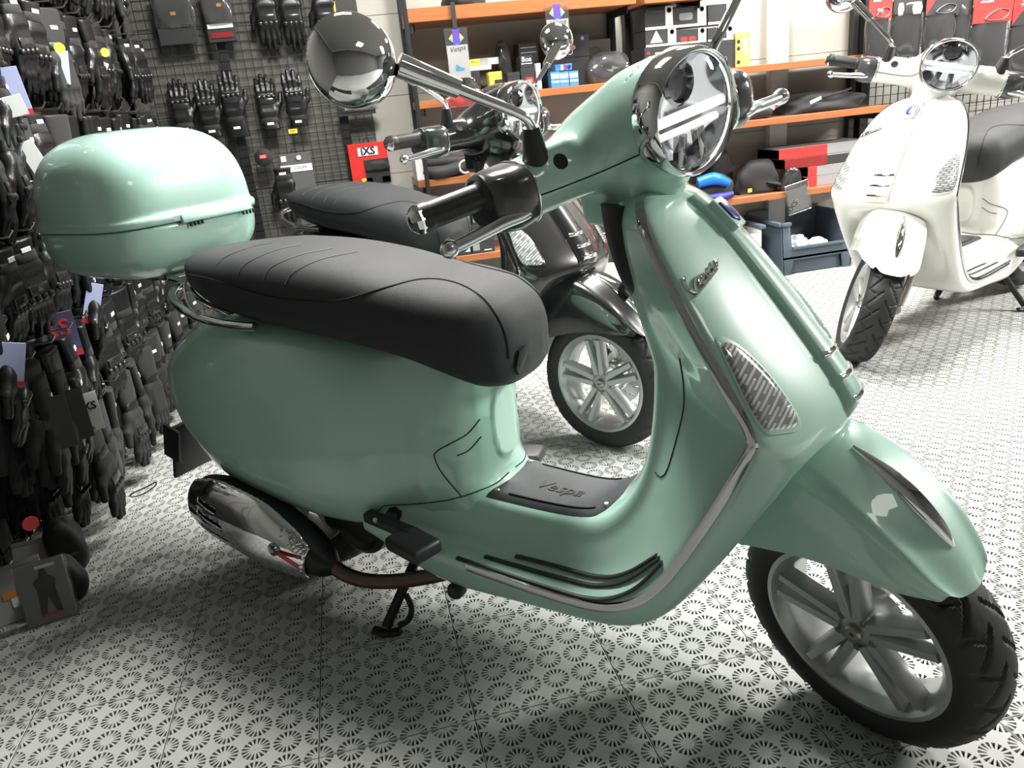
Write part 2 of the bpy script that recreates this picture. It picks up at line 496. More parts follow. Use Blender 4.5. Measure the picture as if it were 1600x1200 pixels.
# ================================================================== the scooter, modelled once in its own frame
# x forward from the rear axle, y to the rider's left, z up from the floor
TH = math.radians(-43.5)
S_F = np.array([math.cos(TH), math.sin(TH), 0]); S_L = np.array([-math.sin(TH), math.cos(TH), 0])
S_O = np.array([0.31575, 0.69193, 0.0])
STEER = -25.0
RAKE = math.radians(25.5)
AX0 = Vector((1.41, 0, 0)); AXD = Vector((-math.sin(RAKE), 0, math.cos(RAKE)))
def steer_matrix(deg):
    return Matrix.Translation(AX0) @ Matrix.Rotation(math.radians(deg), 4, AXD) @ Matrix.Translation(-AX0)
def s_ray(px, py, steered=False):
    d = ray_dir(px, py); c = CAM - S_O
    cs = Vector((c @ S_F, c @ S_L, c[2])); ds = Vector((d @ S_F, d @ S_L, d[2]))
    if steered:
        Mi = steer_matrix(STEER).inverted()
        cs = Mi @ cs; ds = Mi.to_3x3() @ ds
    return cs, ds
def cast(bvh, px, py, steered=False, off=0.0):
    """point and normal where the sight line of a photo pixel meets the modelled surface"""
    c, d = s_ray(px, py, steered)
    h, n, i, t = bvh.ray_cast(c, d)
    if h is None: return None, None
    if n.dot(d) > 0: n = -n
    return h + n * off, n
PARTS = []
def part(name, me, mk, steer=False, under=None, label=None, on=('green', 'black', 'white')):
    PARTS.append(dict(name=name, me=me, mat=mk, steer=steer, under=under, label=label, on=on))
    return len(PARTS) - 1

# ---------------------------------------------------------------- rear body with bulging cowls
def F_rear(X, Y, Z):
    core = sweep(X, Y, Z, [(-.285, 0, .555, .02, .03), (-.265, 0, .555, .07, .085), (-.21, 0, .552, .115, .135), (-.1, 0, .55, .145, .16), (.05, 0, .545, .16, .178), (.2, 0, .535, .165, .17),
                           (.35, 0, .52, .142, .168), (.48, 0, .505, .118, .15), (.56, 0, .50, .105, .125), (.605, 0, .50, .07, .09), (.62, 0, .5, .04, .06)], 2.6)
    Ya = np.abs(Y)
    cowl = sweep(X, Ya, Z, [(-.305, .10, .525, .02, .03), (-.27, .10, .52, .052, .09), (-.19, .105, .508, .082, .147), (-.08, .11, .488, .099, .192), (.05, .112, .474, .105, .206), (.17, .112, .464, .105, .206),
                            (.29, .11, .45, .096, .193), (.37, .105, .437, .078, .160), (.43, .10, .43, .05, .11), (.475, .10, .43, .02, .05)], 2.35)
    apron = sweep(Z, X, Y, [(.25, .55, 0, .15, .10), (.31, .54, 0, .14, .115), (.36, .52, 0, .122, .128), (.42, .50, 0, .10, .13), (.50, .485, 0, .098, .128), (.58, .50, 0, .105, .12), (.64, .52, 0, .105, .11), (.68, .52, 0, .09, .10)], 2.5)
    d = smin(core, cowl, .045)
    d = smin(d, apron, .07)
    well = rbox(X, Y, Z, (.0, 0, .30), (.26, .085, .20), .05)
    return smax(d, -well, .01)
me_rear = surfnet('rear_body', F_rear, (-.33, -.24, .23), (.72, .24, .76), .0065)
i_rear = part('rear_body', me_rear, 'paint')

# ---------------------------------------------------------------- floorboard sweeping up into the leg shield
def _st(E, ins, outs):
    inn = [E] + list(ins); out = [E] + list(outs)
    return np.array(inn, float), np.array(out, float)
ST = [
    _st((.33, .165, .287), [(.34, .13, .30), (.34, .11, .36), (.34, .07, .40), (.34, 0, .41)], [(.335, .165, .265), (.34, .13, .24), (.34, .07, .23), (.34, 0, .23)]),
    _st((.45, .182, .284), [(.45, .145, .292), (.45, .125, .34), (.45, .09, .385), (.45, 0, .392)], [(.45, .182, .25), (.46, .158, .205), (.46, .08, .19), (.46, 0, .19)]),
    _st((.58, .195, .276), [(.58, .15, .284), (.58, .125, .33), (.58, .097, .366), (.58, 0, .374)], [(.58, .195, .245), (.58, .172, .19), (.58, .09, .175), (.58, 0, .175)]),
    _st((.72, .20, .267), [(.72, .15, .279), (.72, .118, .32), (.72, .092, .356), (.72, 0, .364)], [(.72, .20, .24), (.72, .18, .205), (.72, .09, .195), (.72, 0, .195)]),
    _st((.84, .20, .260), [(.835, .15, .276), (.83, .117, .317), (.83, .091, .354), (.83, 0, .362)], [(.845, .20, .235), (.85, .18, .207), (.85, .09, .20), (.85, 0, .20)]),
    _st((.92, .20, .264), [(.905, .15, .287), (.895, .117, .335), (.885, .091, .376), (.88, 0, .388)], [(.93, .20, .235), (.945, .18, .213), (.95, .09, .21), (.95, 0, .21)]),
    _st((.985, .20, .295), [(.96, .15, .328), (.945, .112, .385), (.932, .087, .425), (.925, 0, .44)], [(1.0, .20, .265), (1.02, .18, .25), (1.02, .10, .25), (1.01, 0, .25)]),
    _st((1.046, .203, .368), [(1.008, .15, .40), (.982, .105, .45), (.965, .08, .495), (.957, 0, .51)], [(1.066, .205, .345), (1.09, .18, .335), (1.06, .11, .34), (1.04, 0, .34)]),
    _st((1.122, .212, .502), [(1.06, .15, .53), (1.01, .10, .56), (.98, .075, .59), (.968, 0, .60)], [(1.15, .212, .485), (1.18, .175, .472), (1.13, .11, .49), (1.10, 0, .49)]),
    _st((1.176, .221, .612), [(1.095, .15, .625), (1.025, .10, .645), (.985, .075, .668), (.966, 0, .68)], [(1.20, .221, .60), (1.24, .175, .575), (1.24, .10, .565), (1.24, 0, .565)]),
    _st((1.181, .222, .640), [(1.095, .15, .655), (1.022, .10, .675), (.98, .075, .695), (.960, 0, .705)], [(1.205, .222, .632), (1.255, .15, .615), (1.287, .06, .602), (1.293, 0, .60)]),
    _st((1.152, .215, .69), [(1.07, .15, .71), (1.005, .10, .73), (.963, .07, .745), (.943, 0, .755)], [(1.178, .215, .69), (1.222, .15, .678), (1.257, .06, .665), (1.263, 0, .663)]),
    _st((1.082, .195, .80), [(1.01, .14, .81), (.965, .095, .82), (.935, .065, .83), (.918, 0, .835)], [(1.105, .195, .80), (1.142, .14, .79), (1.172, .055, .78), (1.178, 0, .778)]),
    _st((1.022, .165, .885), [(.972, .12, .89), (.938, .085, .895), (.915, .06, .90), (.902, 0, .90)], [(1.043, .165, .888), (1.07, .12, .885), (1.095, .05, .878), (1.10, 0, .876)]),
    _st((.987, .125, .937), [(.955, .095, .94), (.93, .07, .943), (.912, .045, .944), (.902, 0, .945)], [(1.0, .125, .942), (1.016, .095, .943), (1.030, .045, .943), (1.035, 0, .943)]),
    _st((.968, .07, .960), [(.95, .055, .962), (.935, .04, .963), (.925, .025, .964), (.92, 0, .965)], [(.978, .07, .963), (.985, .055, .964), (.99, .025, .965), (.992, 0, .965)]),
]
NU, NVH = 6, 5
def _dense(which):
    rows = []
    for sct in ST:
        h = sct[which]
        full = np.concatenate([h * np.array([1, -1, 1]), h[-2::-1]])
        rows.append(catmull(full, NVH))
    G = np.array(rows)
    return np.array([catmull(G[:, j], NU) for j in range(G.shape[1])]).transpose(1, 0, 2)
G_in, G_out = _dense(0), _dense(1)
for G_ in (G_in, G_out):
    for _k in range(10):
        S_ = G_.copy(); S_[1:-1] = .5 * G_[1:-1] + .25 * (G_[:-2] + G_[2:])
        G_[:, 1:-1] = S_[:, 1:-1]
        if _k < 2: G_[:, [0, -1]] = S_[:, [0, -1]]
G_out[:, 0] = G_in[:, 0]; G_out[:, -1] = G_in[:, -1]
ring = np.concatenate([G_in, G_out[:, -2:0:-1]], axis=1)
nr, nc = ring.shape[:2]
_f = grid_faces(nr, nc, False, True)
_f += [tuple(range(nc)), tuple(range((nr - 1) * nc, nr * nc))[::-1]]
me_frame = fix_normals(mk_mesh('leg_shield_body', ring.reshape(-1, 3), _f, True, 48))
i_frame = part('leg_shield_body', me_frame, 'paint')
EDGE_R, EDGE_L = G_in[:, 0], G_in[:, -1]
OUT1_R = G_out[:, 3]
BV_body = bvh_of(me_rear, me_frame)
BV_frame = bvh_of(me_frame)
BV_rear = bvh_of(me_rear)
# chrome trim along the shield edge
def trim_strip(i0, i1, w_in, w_out, th):
    E = EDGE_R[i0:i1]; O = OUT1_R[i0:i1]
    a = O - E; a /= np.linalg.norm(a, axis=1)[:, None]
    T = np.gradient(E, axis=0); T /= np.linalg.norm(T, axis=1)[:, None]
    b = np.cross(T, a); b *= np.sign(b[:, 1] * -1)[:, None]
    prof = [(-w_in, -.002), (-w_in * .8, th), (w_out * .3, th * 1.25), (w_out * .9, th * .8), (w_out, -.003), (w_out * .2, -.006)]
    V = np.array([[E[i] + a[i] * u + b[i] * v for u, v in prof] for i in range(len(E))])
    f = grid_faces(len(E), len(prof), False, True)
    f += [tuple(range(len(prof))), tuple(range((len(E) - 1) * len(prof), len(E) * len(prof)))[::-1]]
    return fix_normals(mk_mesh('edge_trim', V.reshape(-1, 3), f, True, 50))
_t1 = trim_strip(2 * NU + 2, 14 * NU + 4, .003, .015, .004)
part('edge_trim', _t1, 'trim', label='chrome trim along the leg shield edge'); part('edge_trim', mirrored(_t1), 'trim')
# chrome tie / horn cover running down the front
def tie_secs():
    rows = []
    C = G_out[:, G_out.shape[1] // 2]
    idx = list(range(10 * NU + 1, 15 * NU - 4))
    for i in idx:
        t = (i - idx[0]) / (idx[-1] - idx[0])
        hw = .046 * (1 - t) + .021 * t
        nx = np.array([.82, 0, .57])
        off = .020 * min(1, t * 12 + .35) * (1 - .35 * t)
        c = C[i]
        row = []
        for u in (-1, -.93, -.8, -.4, 0, .4, .8, .93, 1):
            o = -.012 if abs(u) == 1 else (off * .8 if abs(u) > .9 else off)
            sag = -.010 * u * u * (1 - .5 * t)
            row.append(c + np.array([0, u * hw, 0]) + nx * (o + sag))
        rows.append(row)
    return np.array(rows)
_ts = tie_secs()
nrr, ncc = _ts.shape[:2]
_f = grid_faces(nrr, ncc); _f.append(tuple(range(ncc))); _f.append(tuple(range((nrr - 1) * ncc, nrr * ncc)))
me_tie = fix_normals(mk_mesh('horn_cover', _ts.reshape(-1, 3), _f, True, 55))
i_tie = part('horn_cover', me_tie, 'paint')
BV_tie = bvh_of(me_tie)
for zz in (.705, .670, .636):     # three chrome slats on the lower end
    pts = []
    for u in np.linspace(-.033, .033, 11):
        h, n, _, _ = BV_tie.ray_cast(Vector((1.6, u, zz)), Vector((-1, 0, 0)))
        if h is not None: pts.append(np.array(h) + np.array([-.0038, 0, 0]))
    if len(pts) > 4: part('grille_slat', tube('grille_slat', pts, .0068, 10), 'chrome', under=i_tie)
# badge box with a blue enamel emblem
h, n, _, _ = BV_tie.ray_cast(Vector((1.6, 0, .915)), Vector((-1, 0, 0)))
if h is None: h, n = Vector((1.1, 0, .872)), Vector((.82, 0, .57))
Mb = frame_from(h - n * .006, n, (-.57, 0, .82))
i_bdg = part('badge_holder', prism('badge_holder', rrect(.036, .060, .005), .017, Mb, .003), 'paint', under=i_tie)
part('emblem', prism('emblem', [(-.012, .020), (.012, .020), (.012, -.012), (0, -.022), (-.012, -.012)], .004, Mb @ Matrix.Translation((0, 0, .016)), .001), 'blue', under=i_tie, label='blue enamel emblem')

# ---------------------------------------------------------------- details found by sighting photo pixels onto the surface
def sight_path(bvh, pts, n=6, off=.001, steered=False):
    P2 = catmull(np.array(pts, float), n)
    out = []
    for q in P2:
        h, nn = cast(bvh, q[0], q[1], steered, off)
        if h is not None and (not out or (h - Vector(out[-1])).length < .12): out.append(tuple(h))
    return out
def sight_patch(name, bvh, outline, th, rings=3, steered=False):
    """closed photo outline sighted onto a surface -> raised lens-like patch"""
    P2 = np.array(outline, float); c = P2.mean(0)
    Vv = []; n_out = len(P2)
    hc, nc_ = cast(bvh, c[0], c[1], steered)
    if hc is None: return None
    layers = [(1.0, -.004), (1.0, th * .55), (.93, th), (.6, th * 1.15), (.25, th * 1.2)]
    for sc, o in layers:
        for q in P2:
            h, n = cast(bvh, *(c + (q - c) * sc), steered)
            if h is None: h, n = hc, nc_
            Vv.append(np.array(h + n * o))
    Vv.append(np.array(hc + nc_ * th * 1.2))
    f = grid_faces(len(layers), n_out, False, True)
    b = (len(layers) - 1) * n_out
    f += [(b + j, b + (j + 1) % n_out, len(Vv) - 1) for j in range(n_out)]
    return fix_normals(mk_mesh(name, Vv, f, True, 45))
_sig = catmull([(1124, 538), (1148, 540), (1180, 565), (1215, 605), (1243, 650), (1241, 667), (1215, 672), (1194, 671), (1172, 640), (1145, 585)], 4, True)
me_sig = sight_patch('turn_signal', BV_frame, _sig, .004)
def widen(o, k):
    c = np.array(o).mean(0); return c + (np.array(o) - c) * k
me_bez = sight_patch('signal_bezel', BV_frame, widen(_sig, 1.10), .0025)
if me_sig:
    for mm in (lambda q: q, mirrored):
        ib = part('signal_bezel', mm(me_bez), 'paint'); part('turn_signal', mm(me_sig), 'lens_ribbed', under=ib, label='ribbed clear indicator lens')
# shield lettering, written as raised strokes
def strokes_on(bvh, strokes, rad, name, off=.003, steered=False):
    ms = []
    for st in strokes:
        p = sight_path(bvh, st, 5, off, steered)
        if len(p) > 3: ms.append(tube(name, p, rad, 6))
    return joined(name, ms) if ms else None
LET = [  # V e s p a, pixel strokes following the diagonal baseline
    [(1068, 434), (1070, 446), (1078, 455), (1088, 458), (1085, 446), (1087, 436), (1092, 432)],
    [(1090, 444), (1097, 436), (1096, 430), (1091, 436), (1092, 446), (1100, 441)],
    [(1103, 426), (1100, 430), (1104, 435), (1102, 440), (1098, 441)],
    [(1107, 418), (1106, 430), (1104, 442)], [(1107, 420), (1112, 418), (1112, 427), (1107, 431)],
    [(1117, 410), (1112, 411), (1112, 420), (1117, 419), (1118, 408), (1118, 419)],
    [(1086, 464), (1100, 446), (1118, 422)]]
me_let = strokes_on(BV_frame, LET, .0024, 'lettering')
if me_let: part('lettering', me_let, 'chrome', label='raised chrome script lettering', on=('green', 'white'))
# panel gaps
GAPS = [(BV_body, [(590, 799), (603, 790), (640, 788), (690, 783), (722, 776)]), (BV_rear, [(722, 776), (712, 765), (690, 738), (679, 715), (683, 705), (700, 695), (730, 678), (750, 655)]),
        (BV_rear, [(722, 776), (745, 768), (775, 755), (795, 738)])]
GAPS += [(BV_frame, [(1062, 560), (1068, 600), (1068, 640), (1056, 690), (1043, 733), (1033, 745), (1024, 738)]), (BV_rear, [(714, 712), (733, 703), (752, 682)])]
for bv, pts in GAPS:
    p = sight_path(bv, pts, 8, .0003)
    if len(p) > 3:
        g = tube('panel_gap', p, .0014, 5)
        part('panel_gap', g, 'seam'); part('panel_gap', mirrored(g), 'seam')
# rubber runners on the floorboard
for st in ([(490, 508), (620, 552), (760, 598), (900, 640), (960, 652), (1010, 655), (1065, 645), (1120, 620), (1175, 575), (1225, 522)],
           [(590, 503), (700, 535), (830, 572), (950, 602), (1010, 605), (1060, 599), (1105, 582), (1150, 555), (1215, 507)],
           [(700, 500), (790, 522), (880, 547), (950, 566), (1010, 575), (1050, 573), (1095, 560), (1140, 538), (1205, 497)]):
    p = sight_path(BV_frame, [(500 + u / 2.286, 650 + v / 2.286) for u, v in st], 5, .0015)
    if len(p) > 4:
        g = tube('rubber_runner', p, .0055, 8, flat=.55)
        part('rubber_runner', g, 'plastic'); part('rubber_runner', mirrored(g), 'plastic')

# tunnel mat
rows = []
for x in np.linspace(.605, .905, 19):
    t = (x - .605) / .30
    hw = .093 - .012 * t - .03 * max(0, t - .85) / .15
    row = []
    for u in np.linspace(-1, 1, 15):
        h, n, _, _ = BV_frame.ray_cast(Vector((x, u * hw, .8)), Vector((0, 0, -1)))
        row.append(np.array(h) + np.array([0, 0, .006 if abs(u) < 1 and 0 < t < 1 else -.001]))
    rows.append(row)
me_matt = mk_mesh('tunnel_mat', np.array(rows).reshape(-1, 3), grid_faces(19, 15), True, 40)
i_mat = part('tunnel_mat', fix_normals(me_matt), 'mat_rubber')
BV_mat = bvh_of(me_matt)
def on_mat(x, y, o=.0012):
    h, n, _, _ = BV_mat.ray_cast(Vector((x, y, .8)), Vector((0, 0, -1)))
    return None if h is None else (h.x, h.y, h.z + o)
for xx, yy in ((.63, -.07), (.63, .07), (.872, -.06), (.872, .06)):
    p = on_mat(xx, yy, 0)
    if p: part('mat_screw', lathe('mat_screw', [(0, .003), (.004, .003), (.006, .0015), (.0065, -.002)], p, (0, 0, 1), 14), 'steel', under=i_mat)
for yy in (-.072, .072):
    p = [q for q in (on_mat(x, yy * (1 - .12 * (x - .65) / .2)) for x in np.linspace(.66, .85, 14)) if q]
    part('mat_rib', tube('mat_rib', p, .0018, 6), 'dark', under=i_mat)
# script on the mat
tm = text_mesh('mat_lettering', 'Vespa', .045, .35, .0006)
Mt = frame_from((.745, -.01, .374), (0, 0, 1), (0, 1, 0))
for v in tm.vertices:
    q = on_mat(.745 + v.co.x, -.012 + v.co.y, .0008 + max(0, v.co.z))
    if q: v.co = q
part('mat_lettering', tm, 'plastic', under=i_mat)

# black inner panel behind the steering head
me_ip = loft('inner_panel', [[(.945, -.085, .945), (.90, -.07, .945), (.885, 0, .945), (.90, .07, .945), (.945, .085, .945), (.94, 0, .945)],
                            [(.955, -.09, .89), (.91, -.075, .89), (.893, 0, .89), (.91, .075, .89), (.955, .09, .89), (.95, 0, .89)],
                            [(.965, -.085, .82), (.93, -.07, .82), (.908, 0, .82), (.93, .07, .82), (.965, .085, .82), (.96, 0, .82)],
                            [(.975, -.06, .765), (.955, -.045, .765), (.938, 0, .765), (.955, .045, .765), (.975, .06, .765), (.97, 0, .765)]], 4, 5)
part('inner_panel', me_ip, 'plastic', label='black plastic panel behind the steering head')
part('bag_hook', joined('bag_hook', [tube('bag_hook', [(.92, .02, .80), (.895, .02, .79), (.89, .02, .775), (.90, .02, .765)], .008, 8, smooth_n=4)]), 'plastic')
part('glovebox_lock', lathe('glovebox_lock', [(0, .008), (.008, .008), (.011, .003), (.012, -.006)], (.957, -.015, .50), (-1, -.2, -.1), 20), 'steel')
p = [Vector((.0, y, z)) for y, z in ()]

# ---------------------------------------------------------------- seat
def F_seat(X, Y, Z):
    return sweep(X, Y, Z, [(-.205, 0, .822, .03, .015), (-.185, 0, .815, .085, .036), (-.13, 0, .806, .122, .052), (-.05, 0, .795, .145, .070), (.08, 0, .786, .16, .085), (.22, 0, .775, .163, .089),
                           (.36, 0, .756, .158, .090), (.47, 0, .735, .152, .088), (.56, 0, .717, .150, .094), (.63, 0, .698, .138, .098), (.675, 0, .685, .11, .085), (.70, 0, .678, .075, .060), (.712, 0, .672, .03, .025)], 2.9)
me_seat = surfnet('seat', F_seat, (-.23, -.19, .55), (.74, .19, .92), .0065)
i_seat = part('seat', me_seat, 'vinyl')
BV_seat = bvh_of(me_seat)
st_px = [(292, 428), (330, 436), (380, 452), (430, 464), (490, 470), (540, 467), (600, 450), (660, 436), (710, 441), (750, 462), (775, 492), (790, 525), (795, 560)]
p = sight_path(BV_seat, st_px, 8, .0004)
g = tube('stitching', p, .0016, 5); part('stitching', g, 'thread', under=i_seat); part('stitching', mirrored(g), 'thread', under=i_seat)
for k, pts in enumerate(([(338, 415), (352, 402), (392, 386), (425, 380)], [(372, 428), (385, 412), (425, 393), (470, 382)], [(412, 438), (424, 418), (468, 399), (520, 388)], [(445, 445), (458, 427), (500, 406), (560, 393)])):
    p = sight_path(BV_seat, pts, 6, .0003)
    if len(p) > 4: part('quilt_line', tube('quilt_line', p, .0013, 5), 'quilt', under=i_seat)
g = tube('seat_hook', [(.69, -.03, .70), (.72, -.03, .685), (.722, 0, .68), (.722, .03, .685), (.69, .03, .70)], .006, 8, smooth_n=4)
part('seat_hook', sight_patch('seat_hook', BV_seat, [(803, 575), (808, 548), (818, 540), (823, 546), (818, 560), (808, 585)], .006) or g, 'plastic', under=i_seat)

# ---------------------------------------------------------------- tail: rail, lamp, plate holder
part('grab_rail', tube('grab_rail', [(.10, -.15, .712), (.03, -.152, .712), (-.08, -.152, .722), (-.17, -.14, .745), (-.235, -.095, .765), (-.255, 0, .772), (-.235, .095, .765), (-.17, .14, .745), (-.08, .152, .722), (.03, .152, .712), (.10, .15, .712)], .0105, 12, smooth_n=6), 'chrome', label='chrome passenger grab rail')
part('seat_cable', tube('seat_cable', [(-.195, -.075, .80), (-.165, -.115, .775), (-.11, -.148, .745), (-.05, -.160, .718), (-.02, -.155, .712)], .0032, 8, smooth_n=5), 'beige_card', label='pale cable beside the grab rail', on=('green',))
part('luggage_rack', joined('luggage_rack', [tube('luggage_rack', [(-.05, y, .70), (-.17, y, .735), (-.235, y, .785), (-.36, y, .79), (-.50, y, .79)], .008, 8, smooth_n=4) for y in (-.07, .07)] +
     [tube('luggage_rack', [(x, -.08, .792), (x, .08, .792)], .007, 8) for x in (-.28, -.42)]), 'chrome', on=('green',))
part('tail_lamp', lathe('tail_lamp', [(0, .03), (.03, .027), (.05, .012), (.055, -.02)], (-.268, 0, .60), (-1, 0, .25), 32), 'redlens', label='red tail lamp')
me_pl = joined('plate_holder', [box('plate_holder', (-.42, 0, .30), (.006, .095, .085), Matrix.Rotation(math.radians(18), 3, 'Y'), .003), box('plate_holder', (-.33, 0, .385), (.10, .035, .012), Matrix.Rotation(math.radians(-28), 3, 'Y'), .004),
                                box('plate_holder', (-.405, -.10, .335), (.03, .004, .05), Matrix.Rotation(math.radians(18), 3, 'Y'), .001)])
i_pl = part('plate_holder', me_pl, 'plastic')
for sy in (-1, 1):
    part('rear_indicator', lathe('rear_indicator', [(0, .03), (.018, .026), (.024, .008), (.02, -.02)], (-.30, sy * .085, .43), (-.5, sy * .8, 0), 20), 'amber', under=i_pl, label='amber rear indicator')

# ---------------------------------------------------------------- wheels
def tyre_mesh(name, R, W, rb):
    prof = catmull([(-W * .40, rb), (-W * .47, rb + .012), (-W * .5, rb + .028), (-W * .45, R - .018), (-W * .30, R - .0065), (-W * .12, R - .001), (0, R), (W * .12, R - .001), (W * .30, R - .0065), (W * .45, R - .018), (W * .5, rb + .028), (W * .47, rb + .012), (W * .40, rb)], 4)
    NA = 416
    th = np.linspace(0, 2 * np.pi, NA, endpoint=False)
    Y = prof[:, 0][None, :]; r = np.repeat(prof[:, 1][None, :], NA, 0)
    v = Y / (W * .5)
    tread = (prof[:, 1] > R - .024)[None, :]
    ph = th[:, None] * 22 / (2 * np.pi)
    a = np.abs(v)
    c1 = ((ph + 1.25 * a ** 1.1 + np.where(v > 0, .5, 0)) % 1.0) < .17
    c2 = ((ph + .55 - .55 * a + np.where(v > 0, .5, 0)) % 1.0) < .12
    g = tread & ((c1 & (a > .10)) | (c2 & (a > .48)))
    r = r - .0045 * g
    V = np.stack([r * np.cos(th)[:, None], np.repeat(Y, NA, 0), r * np.sin(th)[:, None]], 2)
    f = grid_faces(NA, len(prof), True, True)
    return fix_normals(mk_mesh(name, V.reshape(-1, 3), f, True, 40))
me_tyre = tyre_mesh('tyre', .2295, .112, .163)
me_tyre2 = tyre_mesh('tyre', .2365, .122, .163)
me_rim = lathe('rim', [(.158, -.048), (.1685, -.047), (.1685, -.042), (.160, -.038), (.150, -.030), (.146, 0), (.150, .030), (.160, .038), (.1685, .042), (.1685, .047), (.158, .048), (.140, .034), (.138, 0), (.141, -.024), (.146, -.036)], (0, 0, 0), (0, 1, 0), 72, 30, True)
def bar(p0, p1, w0, w1, y0, y1, th):
    d = np.array([p1[0] - p0[0], p1[1] - p0[1]]); d = d / np.linalg.norm(d); n = np.array([-d[1], d[0]])
    bm = bmesh.new(); vs = []
    for (pp, w, y) in ((p0, w0, y0), (p1, w1, y1)):
        for sx, sy in ((-1, 0), (-.55, -1), (.55, -1), (1, 0), (1, 1), (-1, 1)):
            vs.append(bm.verts.new((pp[0] + n[0] * w * sx, y + th * (sy if sy <= 0 else sy * 1.2), pp[1] + n[1] * w * sx)))
    k = 6
    for j in range(k): bm.faces.new((vs[j], vs[(j + 1) % k], vs[k + (j + 1) % k], vs[k + j]))
    bm.faces.new(vs[:k]); bm.faces.new(vs[k:][::-1])
    return bm_mesh('spoke', bm, True, 30)
def spoke_pair(a, spread0, spread1):
    ms = []
    for sg in (-1, 1):
        a0 = a + sg * spread0; a1 = a + sg * spread1
        ms.append(bar((.030 * math.cos(a0), .030 * math.sin(a0)), (.148 * math.cos(a1), .148 * math.sin(a1)), .0150, .0125, -.026, -.032, .013))
    return joined('spoke', ms, 30)
me_hub = lathe('hub', [(0, -.040), (.013, -.040), (.013, -.034), (.036, -.034), (.046, -.028), (.050, -.01), (.050, .03), (.03, .045), (0, .045)], (0, 0, 0), (0, 1, 0), 48)
def disc_mesh():
    NA, rs = 90, [.052, .060, .068, .076, .084, .092, .100]
    V = []; F = []
    for yy in (.050, .054):
        for r in rs:
            for k in range(NA): V.append((r * math.cos(2 * math.pi * k / NA), yy, r * math.sin(2 * math.pi * k / NA)))
    def vi(l, i, k): return l * len(rs) * NA + i * NA + k % NA
    for i in range(len(rs) - 1):
        for k in range(NA):
            if i in (1, 3, 4) and (k + i * 2) % 6 == 0 and i != 4: continue
            if i == 4 and (k + 5) % 6 == 0: continue
            for l in (0, 1): F.append((vi(l, i, k), vi(l, i, k + 1), vi(l, i + 1, k + 1), vi(l, i + 1, k)))
    for k in range(NA):
        F.append((vi(0, len(rs) - 1, k), vi(0, len(rs) - 1, k + 1), vi(1, len(rs) - 1, k + 1), vi(1, len(rs) - 1, k)))
    return fix_normals(mk_mesh('brake_disc', V, F, False))
me_disc = disc_mesh()
FW = Matrix.Translation((1.331, 0, .2285)); RW = Matrix.Translation((0, 0, .256))
def at(me, Mx):
    m2 = me.copy(); m2.transform(Mx); return m2
def wheel(tag_, Mx, tyre, steer):
    it = part(tag_, at(tyre, Mx), 'rubber', steer)
    part('rim', at(me_rim, Mx), 'rim', steer, it, label='silver alloy rim')
    part('hub', at(me_hub, Mx), 'rim', steer, it)
    for k in range(5):
        a = math.radians(90 + 72 * k + 8)
        part('spoke', at(spoke_pair(a, .34, .145), Mx), 'rim', steer, it)
        b = lathe('wheel_bolt', [(0, -.040), (.006, -.040), (.0065, -.032)], (.033 * math.cos(a + .63), 0, .033 * math.sin(a + .63)), (0, 1, 0), 10)
        part('wheel_bolt', at(b, Mx), 'dark_chrome', steer, it)
    part('axle_nut', at(lathe('axle_nut', [(.004, -.030), (.004, -.046), (.012, -.046), (.015, -.042), (.015, -.034)], (0, 0, 0), (0, 1, 0), 24), Mx), 'steel', steer, it)
    part('brake_disc', at(me_disc, Mx), 'alu', steer, it)
wheel('front_tyre', FW, me_tyre, True)
wheel('rear_tyre', RW, me_tyre2, False)
# fork arm and caliper on the left side
me_fork = joined('fork', [tube('fork', [(1.20, .055, .44), (1.245, .075, .36), (1.29, .082, .29)], .017, 12, smooth_n=4), tube('fork', [(1.285, .085, .25), (1.331, .085, .2285)], [.020, .026], 12),
                          tube('fork', [(1.27, .105, .46), (1.30, .105, .34), (1.325, .10, .25)], .013, 10)])
part('fork', me_fork, 'steel', True)
part('brake_caliper', box('brake_caliper', (1.27, .055, .31), (.035, .022, .022), Matrix.Rotation(.7, 3, 'Y'), .006), 'plastic', True)
part('steering_tube', tube('steering_tube', [(1.41 - .477 * .40, 0, .40), (1.41 - .477 * 1.0, 0, 1.0)], .03, 16), 'steel_black', True)

# ---------------------------------------------------------------- front fender (turns with the fork)
FS = [((1.13, .588), (1.13, .058, .582), (1.13, .097, .535), (1.15, .105, .375)), ((1.21, .594), (1.21, .058, .587), (1.21, .097, .530), (1.22, .101, .395)),
      ((1.30, .584), (1.298, .058, .573), (1.29, .097, .520), (1.285, .099, .412)), ((1.38, .545), (1.376, .056, .534), (1.365, .093, .497), (1.355, .096, .42)),
      ((1.442, .493), (1.437, .051, .483), (1.427, .085, .461), (1.415, .091, .42)), ((1.482, .444), (1.476, .043, .437), (1.462, .074, .430), (1.452, .081, .419)),
      ((1.503, .408), (1.497, .032, .409), (1.482, .059, .413), (1.473, .067, .416))]
secs = []
for rg, sh, cr, lo in FS:
    half = [lo, ((cr[0] * .55 + lo[0] * .45), cr[1] * .35 + lo[1] * .68, cr[2] * .55 + lo[2] * .45), cr, ((cr[0] + sh[0]) / 2, (cr[1] + sh[1]) / 2 + .008, (cr[2] + sh[2]) / 2 + .012), sh, (rg[0], 0, rg[1])]
    h = np.array(half)
    secs.append(np.concatenate([h * np.array([1, -1, 1]), h[-2::-1]]))
Gf = np.array([catmull(q, 4) for q in secs]); Gf = np.array([catmull(Gf[:, j], 6) for j in range(Gf.shape[1])]).transpose(1, 0, 2)
nf, mf = Gf.shape[:2]
